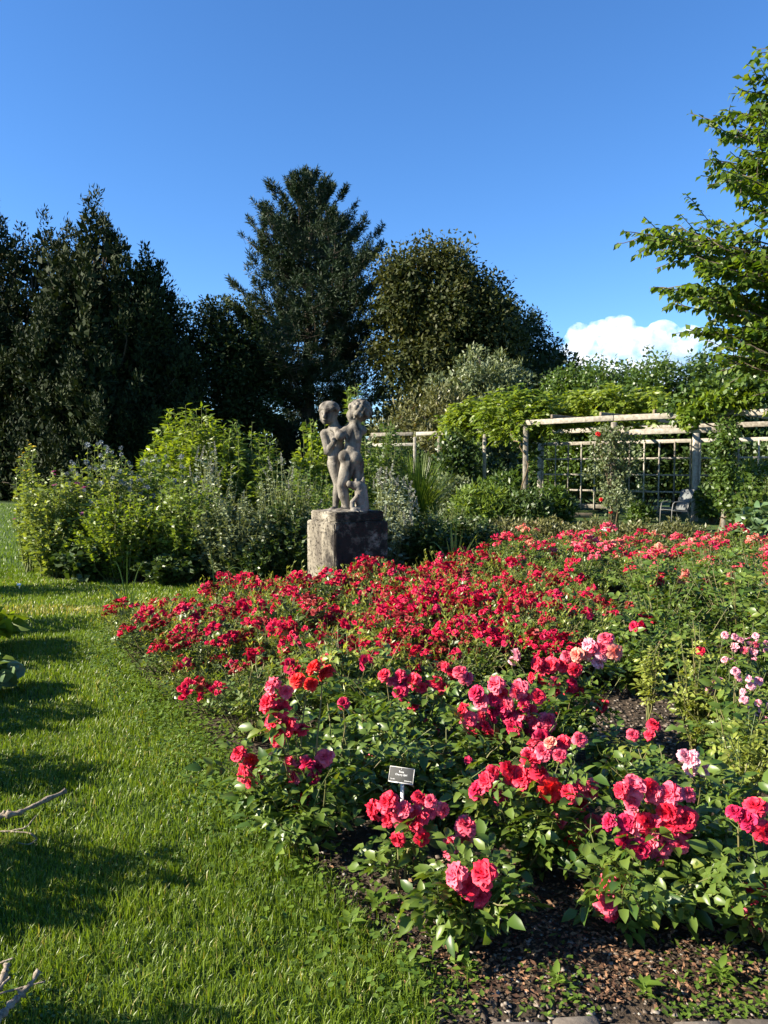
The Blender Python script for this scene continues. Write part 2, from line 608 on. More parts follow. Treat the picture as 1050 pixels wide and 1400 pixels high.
rng = np.random.default_rng(21)
sm = MB()
n = 8500
x = rng.uniform(-.4, 2.6, n); y = 2.1 + np.abs(rng.normal(size=n)) * .8
k = in_poly(x, y, BED) | ((y > PAVE_Y) & (y < 2.25) & (x > .12))
s = (.003 + .0045 * rng.random(n) + .007 * rng.random(n) ** 8)
stones(sm, x[k], y[k], s[k], rng)
n = 3800
x = rng.uniform(.9, 3.0, n); y = rng.uniform(3.9, 6.2, n)
s = (.006 + .006 * rng.random(n) + .007 * rng.random(n) ** 6)
stones(sm, x, y, s, rng)
obj('gravel', sm, M['gravel'])['kind'] = 'stuff'
cm = MB()
n = 5500
x = rng.normal(.75, .55, n); y = 2.16 + np.abs(rng.normal(size=n)) * .5
k = in_poly(x, y, BED)
x, y = x[k], y[k]; n = len(x)
a = rng.random(n) * 6.283
D = norm(np.stack([np.cos(a), np.sin(a), rng.normal(.1, .25, n)], 1))
add_leaves(cm, np.stack([x, y, .012 + .012 * rng.random(n)], 1), D, norm(np.array([0, 0, 1.]) + .5 * rng.normal(size=(n, 3))), .010 + .022 * rng.random(n), .006 + .008 * rng.random(n), 1, rng.random(n))
# fallen petals
obj('bark_mulch', cm, M['chip'])['kind'] = 'stuff'

# ------------------------------------------------------------------ trees
M['yew'] = leaf_mat('yew_needle', (.010, .019, .007), (.030, .042, .013), trans=.1, rough=.7, spec=.12, cc=(.062, .058, .02))
M['pine'] = leaf_mat('pine_needle', (.012, .026, .012), (.034, .055, .022), trans=.12, rough=.6, spec=.2)
M['dark_leaf'] = leaf_mat('dark_leaf', (.015, .029, .009), (.040, .060, .015), trans=.2, rough=.6, spec=.2)
M['rust_leaf'] = leaf_mat('rust_tinged_leaf', (.022, .036, .010), (.065, .070, .018), trans=.25, rough=.6, spec=.2, cc=(.11, .085, .025))
M['grey_leaf'] = leaf_mat('grey_green_leaf', (.07, .10, .04), (.17, .20, .09), trans=.25, rough=.5)
M['mid_leaf'] = leaf_mat('mid_green_leaf', (.035, .075, .012), (.10, .16, .025), trans=.4, rough=.42)
M['lime_leaf'] = leaf_mat('lime_leaf', (.09, .16, .015), (.24, .30, .035), trans=.5, rough=.45, tint=(1.3, 1.2, .35))


def clumps(mb, C, rad, n_per, L, W, rng, kind=1, up=.2, out=.8, flat=.0, tipvar=0.35):
    """Leaves in clumps: C centres, rad radii (n,) or (n,3)."""
    m = len(C)
    rad = np.asarray(rad, float)
    rad = np.repeat(rad[:, None], 3, 1) if rad.ndim == 1 else rad
    n = m * n_per
    d = rand_dirs(rng, n)
    r = rng.random(n) ** .45
    i = np.repeat(np.arange(m), n_per)
    P = C[i] + d * r[:, None] * rad[i]
    D = norm(d * out + rand_dirs(rng, n) * .8 + np.array([0, 0, up]))
    Nn = norm(rand_dirs(rng, n) * .55 + d * .85 + np.array([0, 0, .45]))
    cv = rng.random(m)
    v = np.clip(.45 + 1.5 * tipvar * (cv[i] - .5) + .11 * rng.normal(size=n), 0, .97)
    add_leaves(mb, P, D, Nn, L * (.6 + .8 * rng.random(n)), W * (.6 + .8 * rng.random(n)), kind, v)


def surf_pts(ells, n, rng, inner=.55):
    """Points near the surface of a union of ellipsoids (cx,cy,cz,rx,ry,rz)."""
    E = np.array(ells, float)
    w = (E[:, 3] * E[:, 4] * E[:, 5]) ** (2 / 3)
    i = rng.choice(len(E), n, p=w / w.sum())
    d = rand_dirs(rng, n)
    d[:, 2] = np.where(d[:, 2] < -.6, -d[:, 2], d[:, 2])
    r = inner + (1 - inner) * rng.random(n) ** .6
    return E[i, :3] + d * r[:, None] * E[i, 3:]


def limbs(mb, base, height, targets, rng, r0, k=6):
    """Trunk with limbs running to the targets (local coordinates)."""
    top = np.array([base[0], base[1], height])
    tr = wobble(rng, base, top, 9, .05 * height / 10)
    add_tube(mb, tr, np.linspace(r0, r0 * .25, 9) * np.r_[1.25, np.ones(8)], 9)
    for t in targets:
        f = np.clip((t[2] / height) * .75 - .08 + .08 * rng.normal(), .12, .93)
        s = tr[int(f * 8)]
        L = np.linalg.norm(t - s)
        add_tube(mb, wobble(rng, s, t, 6, .05 * L, .05 * L), np.linspace(max(.02, r0 * .32 * (1.1 - f)), .012, 6), k)


def broad_tree(name, label, loc, ells, n_cl, rc, n_per, L, W, mat, trunk_h, r0, seed, cat='tree', group=None, kind=1, up=.1, inner=.5):
    rng = np.random.default_rng(seed)
    t = thing(name, label, cat, loc, 0, group)
    C = surf_pts(ells, n_cl, rng, inner)
    C = C[C[:, 2] > .25]
    tm = MB()
    limbs(tm, np.zeros(3), trunk_h, C[rng.choice(len(C), min(len(C), 34), False)], rng, r0)
    obj('trunk', tm, M['bark'], t)
    cm_ = MB()
    clumps(cm_, C, rc * (.6 + .8 * rng.random(len(C))), n_per, L, W, rng, kind, up)
    Cc = surf_pts(ells, n_cl // 2, rng, .05) * [.85, .85, .93]
    clumps(cm_, Cc[Cc[:, 2] > .3], np.full((Cc[:, 2] > .3).sum(), rc), 26, L * 1.6, W * 1.9, rng, kind, up)
    obj('crown', cm_, mat, t)['kind'] = 'stuff'
    return t


def P3(px, py, y):
    return at(px, py, y)


def gx(px, y):
    return (px - 525.0) / FPX * y


def top_z(py, y):
    return at(525, py, y=y).z


# yews on the far lawn
def yew(label, px, y, cones, seed, n_cl, group=None):
    """cones: (dx, dy, base radius, height)"""
    rng = np.random.default_rng(seed)
    t = thing('yew_tree', label, 'tree', (gx(px, y), y, 0), 0)
    C, rad = [], []
    tm = MB()
    cw = np.array([c[2] * c[3] for c in cones]); cw = cw / cw.sum()
    for c, w in zip(cones, cw):
        n = int(n_cl * w)
        z = c[3] * (1 - rng.random(n) ** .62) * .97 + .2
        f = np.clip(z / c[3], 0, 1)
        rr = c[2] * (1 - f ** 2.7) * (.86 + .14 * np.sin(f * 17 + c[0]))
        a = rng.random(n) * 6.283
        q = np.sqrt(.35 + .65 * rng.random(n)) * rr * (.85 + .3 * rng.random(n))
        C.append(np.stack([c[0] + q * np.cos(a), c[1] + q * np.sin(a), z], 1))
        rad.append(np.stack([.42 - .1 * f, .42 - .1 * f, .75 - .1 * f], 1) * (.7 + .6 * rng.random((n, 1))))
        add_tube(tm, wobble(rng, (c[0] * .3, c[1] * .3, 0), (c[0], c[1], c[3] * .78), 8, .12), np.linspace(.32, .04, 8), 7)
        for k in rng.choice(n, 14, False):
            p = C[-1][k]
            add_tube(tm, wobble(rng, (c[0] * .7, c[1] * .7, max(.4, p[2] * .7)), p, 5, .1), np.linspace(.08, .015, 5), 5)
    C, rad = np.concatenate(C), np.concatenate(rad)
    obj('trunk', tm, M['bark'], t)
    m = MB()
    clumps(m, C, rad, 74, .21, .085, rng, 1, up=.8, out=.7, tipvar=.8)
    k = rng.choice(len(C), int(len(C) * .8), False)
    ax = np.array([[c_[0], c_[1]] for c_ in cones])
    near = np.argmin(((C[k][:, None, :2] - ax[None]) ** 2).sum(-1), 1)
    Ci = C[k].copy()
    Ci[:, :2] = ax[near] + (Ci[:, :2] - ax[near]) * .55
    Ci[:, 2] *= .92
    clumps(m, Ci, np.full(len(k), .6), 26, .42, .22, rng, 1, up=.8)
    # upright shoots that make the outline ragged
    k = rng.choice(len(C), len(C) // 2, False)
    for _ in range(14):
        p = C[k] + rng.normal(size=(len(k), 3)) * .14
        p[:, 2] += rad[k, 2] * .3
        add_leaves(m, p, norm(np.array([0, 0, 1.]) + .35 * rng.normal(size=(len(k), 3))), rand_dirs(rng, len(k)), .32, .07, 1, rng.random(len(k)))
    obj('crown', m, M['yew'], t)['kind'] = 'stuff'
    return t


yew('broad dark yew with twin rounded tops at the end of the lawn', 20, 40, [(-1.2, 0, 3.5, top_z(258, 40)), (1.5, .8, 3.2, top_z(278, 40)), (-5, 1, 3.8, 14.0), (-.3, -1.8, 2.8, 11), (.2, .3, 3.2, top_z(282, 40)), (2.9, .6, 2.8, top_z(292, 40)), (-3.2, .4, 3.2, top_z(270, 40))], 31, 980)
yew('tall pointed dark yew with a brownish sunlit flank beside the twin-topped yew', 135, 38, [(0, 0, 3.0, top_z(255, 38)), (1.7, -.5, 2.7, top_z(330, 38)), (-1.6, -1.3, 2.6, top_z(350, 38)), (3.0, .2, 2.2, top_z(345, 38)), (.4, -2.2, 2.6, 8.5), (4.0, .5, 2.2, 8.5), (-1.7, .8, 2.7, top_z(298, 38)), (.9, .4, 2.7, top_z(292, 38)), (2.4, -.2, 2.4, top_z(334, 38)), (-.8, .2, 2.6, top_z(276, 38))], 32, 1080)
broad_tree('dark_tree', 'low dark evergreen tree between the pointed yew and the pine', (gx(262, 43), 43, 0),
           [(0, 0, 7.3, 3.2, 2.2, 3.7), (2.2, .2, 7.2, 2.6, 2, 3.7), (-2.0, 0, 6.0, 2.7, 2, 4.8), (3.4, 0, 6.0, 2.0, 2, 3.8), (2.5, 0, 3, 2.4, 2, 3.2), (0, 0, 3, 3, 2, 3)], 330, .8, 120, .20, .11, M['dark_leaf'], 8.8, .3, 33, inner=.35)

# the pine
def pine(label, px, y, H, seed):
    rng = np.random.default_rng(seed)
    t = thing('pine_tree', label, 'tree', (gx(px, y), y, 0))
    tm, m = MB(), MB()
    tr = wobble(rng, (0, 0, 0), (.25, 0, H - .6), 12, .06)
    add_tube(tm, tr, np.linspace(.48, .06, 12), 9)
    prof = [(0.10, 3.0), (.22, 4.2), (.42, 5.2), (.56, 5.2), (.65, 4.2), (.75, 3.7), (.85, 2.8), (.93, 1.8), (1.0, .35)]
    fx, fr = zip(*prof)
    P, D = [], []
    for f in np.linspace(.12, .985, 34) + .008 * rng.normal(size=34):
        z = f * H
        Rf = np.interp(f, fx, fr)
        for b in range(int(7 if f > .3 else 5)):
            a = rng.random() * 6.283
            Lb = Rf * (.5 + .58 * rng.random())
            if f < .5 and rng.random() < .15:
                Lb *= 1.25
            s = np.array([np.interp(z, tr[:, 2], tr[:, 0]), np.interp(z, tr[:, 2], tr[:, 1]), z])
            e = s + np.array([math.cos(a) * Lb, math.sin(a) * Lb, Lb * (.15 + .5 * f) + .35])
            br = wobble(rng, s, e, 7, .04 * Lb)
            br[:, 2] -= .18 * Lb * np.sin(np.linspace(0, 1, 7) * math.pi)
            add_tube(tm, br, np.linspace(.075 * (1.2 - f), .014, 7), 5)
            nt = int(9 + 8 * Lb)
            for u in .22 + .78 * rng.random(nt) ** .75:
                q = np.array([np.interp(u, np.linspace(0, 1, 7), br[:, c]) for c in range(3)])
                sd = np.array([-math.sin(a), math.cos(a), 0]) * rng.normal() * .34 * Lb * (1.15 - u)
                tip = q + sd + np.array([math.cos(a) * .18, math.sin(a) * .18, .18 + .16 * rng.random()])
                if rng.random() < .5:
                    add_tube(tm, np.array([q, tip]), [.016, .008], 4, cap=False)
                for _ in range(2):
                    P.append(tip - np.array([0, 0, .16 * _]) - sd * .22 * _)
                    D.append(np.array([math.cos(a) * .5, math.sin(a) * .5, .85]) + sd * .3)
    P, D = np.array(P), norm(np.array(D))
    k = 10
    n = len(P) * k
    i = np.repeat(np.arange(len(P)), k)
    u = rng.random(n)[:, None]
    dd = norm(D[i] * .75 + rand_dirs(rng, n) * .85)
    add_leaves(m, P[i] + D[i] * (u - .5) * .34, dd, rand_dirs(rng, n), .25 + .1 * rng.random(n), .05, 1, np.clip(.5 + .5 * (rng.random(len(P))[i] - .5) + .15 * rng.normal(size=n), 0, 1), droop=0)
    obj('trunk', tm, M['bark'], t)
    obj('crown', m, M['pine'], t)['kind'] = 'stuff'
    return t


pine('tall dark pine with tufted branches, highest of the far trees', 421, 45, top_z(258, 45), 34)
broad_tree('chestnut_tree', 'big rounded leafy tree tinged rusty brown beside the pine', (gx(598, 41), 41, 0),
           [(-.5, 0, 9.9, 2.5, 2.6, 3.7), (-2.2, .3, 9.3, 1.5, 1.8, 3.7), (1.6, 0, 8.8, 2.6, 2.6, 3.0), (2.8, .5, 7.4, 2.4, 2.6, 3.0), (-.4, 0, 5.3, 3.6, 2.8, 3.7), (2.4, 0, 4.4, 3.0, 2.6, 3.5)],
           560, .85, 105, .22, .13, M['rust_leaf'], 11.0, .40, 35, inner=.45)
broad_tree('dark_tree', 'dark green spreading tree sloping down beside the rusty leafed tree', (gx(715, 50), 50, 0),
           [(0, 0, 7.6, 2.7, 2.6, 3.9), (-2.0, 0, 8.6, 2.4, 2.4, 4.3), (1.6, 0, 5.6, 2.2, 2, 3.6), (2.4, .5, 4.2, 1.7, 2, 3.4), (0, 0, 4, 3.4, 2.6, 3.6)],
           330, .8, 130, .20, .11, M['dark_leaf'], 10.0, .34, 36, inner=.4)
# undergrowth at the foot of the far trees: one dark mass
rng = np.random.default_rng(37)
um = MB()
n = 520
x = rng.uniform(-34, 22, n); y = 46 + 6 * rng.random(n) - .12 * np.abs(x)
z = rng.random(n) * (3.4 + 1.2 * np.sin(x * .6))
clumps(um, np.stack([x, y, z + .3], 1), np.full(n, 1.1), 44, .5, .26, rng, 1)
obj('undergrowth', um, M['dark_leaf'])['kind'] = 'stuff'
fm = MB()
n = 420
x = rng.uniform(-90, 90, n); y = rng.uniform(66, 76, n); z = rng.random(n) * 7.0
clumps(fm, np.stack([x, y, z], 1), np.full(n, 2.0), 36, 1.0, .55, rng, 1)
obj('distant_woods', fm, M['dark_leaf'])['kind'] = 'stuff'

# grey-green bushes behind the pergola
broad_tree('willow_bush', 'large grey-green bush with fine leaves behind the far pergola beam', (gx(655, 33), 33, 0),
           [(0, 0, 4.2, 1.6, 1.6, 2.5), (-1.3, 0, 3.4, 1.4, 1.5, 2.2), (1.2, .3, 3.6, 1.4, 1.5, 2.4), (0, 0, 1.8, 2.4, 2, 1.9)], 190, .5, 60, .2, .07, M['grey_leaf'], 5.2, .16, 38, 'bush', inner=.35, up=.5)
M['olive_leaf'] = leaf_mat('olive_leaf', (.06, .07, .02), (.15, .15, .05), trans=.25, rough=.5, cc=(.22, .14, .07))
broad_tree('willow_bush', 'olive-brown sloping bush beside the large grey-green bush', (gx(575, 32), 32, 0),
           [(0, 0, 2.5, 1.8, 1.6, 2.0), (1.1, 0, 3.0, 1.3, 1.5, 2.1), (-1.2, 0, 1.7, 1.3, 1.2, 1.7)], 140, .45, 60, .2, .06, M['olive_leaf'], 3.4, .12, 39, 'bush', inner=.35, up=.6)
# leafy trees behind the pergola on the right
broad_tree('leafy_tree', 'bright green leafy tree rising behind the pergola, under the cloud', (gx(820, 29), 29, 0),
           [(0, 0, 3.4, 1.9, 1.8, 2.2), (-1.2, 0, 3.2, 1.2, 1.3, 2.0), (1.1, 0, 3.1, 1.4, 1.3, 1.8), (0, 0, 1.8, 2.6, 2, 1.8)], 240, .5, 120, .14, .085, M['mid_leaf'], 4.4, .16, 40, inner=.35)
broad_tree('leafy_tree', 'wide dark-green leafy tree behind the trellis, next to the bright one', (gx(925, 27), 27, 0),
           [(0, 0, 3.5, 2.2, 1.6, 2.0), (1.6, 0, 3.5, 1.6, 1.5, 1.9), (-1.3, 0, 3.1, 1.4, 1.3, 1.7), (.5, 0, 1.9, 3.2, 1.8, 1.8), (3.6, 0, 3.4, 2, 1.5, 2.4)], 300, .5, 120, .14, .085, M['mid_leaf'], 4.5, .16, 41, inner=.35)
broad_tree('dark_tree', 'dark low tree at the foot of the cloud, between spreading tree and bright leafy tree', (gx(765, 40), 40, 0),
           [(0, 0, 4.0, 2.2, 2, 3.2), (1.6, 0, 3.2, 1.8, 1.8, 2.6), (-1.5, 0, 3.2, 1.6, 1.6, 3)], 130, .7, 50, .28, .15, M['dark_leaf'], 6, .2, 42, inner=.4)
# slim upright shoots that stand out against the cloud
for i, (px, py, lab) in enumerate(((879, 472, 'slim leafy shoot rising highest above the trellis trees'), (820, 486, 'thin bare-tipped shoot above the bright leafy tree'), (936, 488, 'thin leafy shoot above the dark-green trellis tree'))):
    rng = np.random.default_rng(50 + i)
    y = 28
    t = thing('sapling', lab, 'sapling', (gx(px, y), y, 0))
    H = top_z(py, y)
    tm, m = MB(), MB()
    st = wobble(rng, (0, 0, 0), (.05, 0, H), 10, .03)
    add_tube(tm, st, np.linspace(.04, .008, 10), 5)
    n = 70
    u = .62 + .38 * rng.random(n)
    q = np.stack([np.interp(u * H, st[:, 2], st[:, c]) for c in range(3)], 1)
    d = rand_dirs(rng, n); d[:, 2] = .35
    add_leaves(m, q, d, [0, 0, 1], .17 * (1.5 - u) * 1.7, .10, 2, rng.random(n))
    obj('trunk', tm, M['bark'], t)
    obj('crown', m, M['mid_leaf'], t)['kind'] = 'stuff'

# the near tree on the right: long layered sprays of big hanging leaves
M['hazel'] = leaf_mat('layered_tree_leaf', (.045, .095, .014), (.14, .205, .028), trans=.5, rough=.45, spec=.4, tint=(1.35, 1.3, .3), cc=(.20, .22, .03))
rng = np.random.default_rng(60)
TY = 11.5
tx = gx(1235, TY)
t = thing('layered_tree', 'tall tree with layered sprays of large hanging leaves overhanging the pergola end', 'tree', (tx, TY, 0))
tm, m = MB(), MB()
tr = wobble(rng, (0, 0, 0), (.2, 0, 9.4), 12, .05)
add_tube(tm, tr, np.linspace(.2, .05, 12), 9)
tips = [(850, 316, 0), (893, 392, -.2), (937, 452, .1), (905, 345, .3), (962, 218, .2), (975, 158, .6), (958, 240, -.3), (990, 190, .9), (1010, 285, 0), (1000, 128, .4), (1012, 105, -.2), (1040, 72, .2),
        (965, 172, -.5), (1005, 250, .8), (1010, 360, .8), (1020, 205, -.6), (1030, 150, .9), (1025, 440, .4), (1000, 470, .7), (1040, 300, 0), (1035, 380, -.4),
        (972, 492, -.3), (1015, 500, .3), (1045, 250, -.9), (1045, 190, .4), (1050, 120, .0), (1040, 420, 1.0), (1060, 340, .4), (1075, 90, .4), (1060, 470, -.5), (1000, 230, .1), (1070, 210, -.2), (1010, 160, .2)]
for k in range(78):
    py = 88 + 415 * rng.random()
    if k % 3 == 0:      # fuller long boughs
        (ax_, ay_), (bx_, by_) = (((852, 316), (1060, 400)), ((893, 392), (1060, 448)), ((937, 454), (1060, 480)))[k // 3 % 3]
        f_ = .04 + .75 * rng.random()
        tips.append((ax_ + (bx_ - ax_) * f_, ay_ + (by_ - ay_) * f_ + 7 * rng.normal(), .5 * rng.normal()))
        continue
    lim = np.interp(py, [60, 100, 200, 240, 285, 330, 400, 450, 500], [1045, 1005, 975, 970, 1030, 1035, 1030, 1010, 985])
    tips.append((lim + (1110 - lim) * rng.random() ** .9, py, 1.1 * rng.normal()))
leafP, leafD, leafN = [], [], []


def spray(a, b, r0, depth):
    L = np.linalg.norm(np.array(b) - np.array(a))
    n = max(4, int(L / .18))
    ln = wobble(rng, a, b, n, .025, .06 * L)
    add_tube(tm, ln, np.linspace(r0, .006, n), 5 if depth == 0 else 3, cap=False)
    s0 = .25 if depth == 0 else .05
    for u in np.arange(s0, 1.0, .065 / max(L, .2)):
        q = np.array([np.interp(u, np.linspace(0, 1, n), ln[:, c]) for c in range(3)])
        for sgn in (-1, 1):
            if rng.random() < .12:
                continue
            ax = norm((np.array(b) - np.array(a))[None])[0]
            sd = np.cross(ax, [0, 0, 1.]) * sgn
            leafP.append(q)
            leafD.append(ax * .45 + sd * .6 + np.array([0, 0, -.5]) + .3 * rng.normal(size=3))
            leafN.append(np.array([0, 0, 1.]) + sd * .3 + .45 * rng.normal(size=3))
    if depth == 0:
        for u in np.arange(.2, .95, .072):
            q = np.array([np.interp(u, np.linspace(0, 1, n), ln[:, c]) for c in range(3)])
            ax = norm((np.array(b) - np.array(a))[None])[0]
            sgn = 1 if rng.random() < .5 else -1
            sd = np.cross(ax, [0, 0, 1.]) * sgn
            ll = L * (.18 + .26 * rng.random()) * (1.15 - u)
            spray(q, q + (ax * .75 + sd * .7 + np.array([0, 0, .0 + .3 * rng.normal()])) * (ll + .12), .008, 1)


for (px, py, dy) in tips:
    e = np.array(at(px, py, y=TY + dy)) - np.array([tx, TY, 0])
    zz = max(1.6, e[2] - .28 * abs(e[0]) - .2)
    s = np.array([np.interp(zz, tr[:, 2], tr[:, 0]), np.interp(zz, tr[:, 2], tr[:, 1]), zz])
    spray(s, e, .022, 0)
n = len(leafP)
add_leaves(m, np.array(leafP), np.array(leafD), np.array(leafN), .095 + .045 * rng.random(n), .066 + .022 * rng.random(n), 2, np.clip(rng.normal(.5, .24, n), 0, 1), fold=.12, droop=.2)
obj('trunk', tm, M['bark'], t)
obj('crown', m, M['hazel'], t)['kind'] = 'stuff'
print('layered leaves', n)

# ------------------------------------------------------------------ pedestal
def stone_mat(name, base, dark, light, sc=1.0, pits=True, crust_shade=0.0):
    m, nt, N, Lk = new_mat(name)
    out = N('ShaderNodeOutputMaterial'); p = N('ShaderNodeBsdfPrincipled'); tc = N('ShaderNodeTexCoord')
    n1 = N('ShaderNodeTexNoise'); n1.inputs['Scale'].default_value = 3.2 * sc; n1.inputs['Detail'].default_value = 8
    mp = N('ShaderNodeMapping'); mp.inputs['Scale'].default_value = (1, 1, .35); Lk(tc.outputs['Object'], mp.inputs[0]); Lk(mp.outputs[0], n1.inputs['Vector'])
    r1 = N('ShaderNodeValToRGB'); e = r1.color_ramp.elements
    e[0].position = .33; e[0].color = (*dark, 1); e[1].position = .68; e[1].color = (*light, 1)
    x = e.new(.5); x.color = (*base, 1)
    Lk(n1.outputs['Fac'], r1.inputs[0])
    n2 = N('ShaderNodeTexNoise'); n2.inputs['Scale'].default_value = 24 * sc; n2.inputs['Detail'].default_value = 5; n2.inputs['Roughness'].default_value = .7
    Lk(tc.outputs['Object'], n2.inputs['Vector'])
    r2 = N('ShaderNodeValToRGB'); e = r2.color_ramp.elements
    e[0].position = .36; e[0].color = (.20, .165, .13, 1); e[1].position = .46; e[1].color = (1, 1, 1, 1)
    Lk(n2.outputs['Fac'], r2.inputs[0])
    mx = N('ShaderNodeMix'); mx.data_type = 'RGBA'; mx.blend_type = 'MULTIPLY'; mx.inputs[0].default_value = .9 if pits else .45
    Lk(r1.outputs[0], mx.inputs[6]); Lk(r2.outputs[0], mx.inputs[7])
    col = mx.outputs[2]
    if crust_shade:                # blotchy black stains, thickened on the unlit face to paint in its shade
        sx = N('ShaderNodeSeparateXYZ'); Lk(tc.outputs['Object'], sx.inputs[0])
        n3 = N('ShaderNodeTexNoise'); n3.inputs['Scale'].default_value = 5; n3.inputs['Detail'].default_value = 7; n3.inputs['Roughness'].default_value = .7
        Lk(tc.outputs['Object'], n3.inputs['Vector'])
        ma = N('ShaderNodeMath'); ma.operation = 'MULTIPLY_ADD'; Lk(sx.outputs['Y'], ma.inputs[0]); ma.inputs[1].default_value = -crust_shade; Lk(n3.outputs['Fac'], ma.inputs[2])
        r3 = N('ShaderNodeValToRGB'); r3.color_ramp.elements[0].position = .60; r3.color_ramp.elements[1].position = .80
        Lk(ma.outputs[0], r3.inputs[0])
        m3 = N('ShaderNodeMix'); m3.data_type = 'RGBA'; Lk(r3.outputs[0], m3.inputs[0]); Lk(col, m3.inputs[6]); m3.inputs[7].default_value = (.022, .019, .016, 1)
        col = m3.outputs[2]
    Lk(col, p.inputs['Base Color'])
    p.inputs['Roughness'].default_value = .92; p.inputs['Specular IOR Level'].default_value = .2
    b = N('ShaderNodeBump'); b.inputs['Strength'].default_value = .9; b.inputs['Distance'].default_value = .012
    Lk(r2.outputs[0] if pits else n2.outputs['Fac'], b.inputs['Height']); Lk(b.outputs[0], p.inputs['Normal'])
    Lk(p.outputs[0], out.inputs[0])
    return m


M['pedestal'] = stone_mat('pitted_limestone', (.19, .168, .128), (.06, .05, .04), (.33, .30, .245), crust_shade=.85)
M['statue'] = stone_mat('weathered_statue_stone', (.165, .148, .122), (.032, .028, .024), (.27, .245, .205), 3.4, False, crust_shade=.0)
PED = Vector((-.46, 9.55, 0))
ped = thing('pedestal', 'square pitted limestone pedestal with dark stains under the statue', 'pedestal', PED, R(31.7))


def rough_block(lo, hi, seg, amp, rng):
    import bmesh
    bm = bmesh.new()
    bmesh.ops.create_cube(bm, size=1.0)
    for v in bm.verts:
        v.co = [lo[i] if v.co[i] < 0 else hi[i] for i in range(3)]
    bmesh.ops.bevel(bm, geom=bm.edges[:], offset=.014, segments=2, affect='EDGES')
    bmesh.ops.subdivide_edges(bm, edges=[e for e in bm.edges if e.calc_length() > .05], cuts=seg, use_grid_fill=True)
    for v in bm.verts:
        v.co += Vector(rng.normal(size=3)) * amp
    me = bpy.data.meshes.new('block')
    bm.to_mesh(me)
    bm.free()
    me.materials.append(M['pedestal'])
    return me


rng = np.random.default_rng(70)
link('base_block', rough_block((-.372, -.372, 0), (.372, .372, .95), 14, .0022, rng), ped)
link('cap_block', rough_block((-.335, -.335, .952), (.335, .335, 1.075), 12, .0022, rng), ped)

# ------------------------------------------------------------------ statue: two children, modelled as a smooth blend of body forms
K = .00115


def S(px, py, y=0.0):
    return np.array([(px - 400) * K, y, (1290 - py) * K])


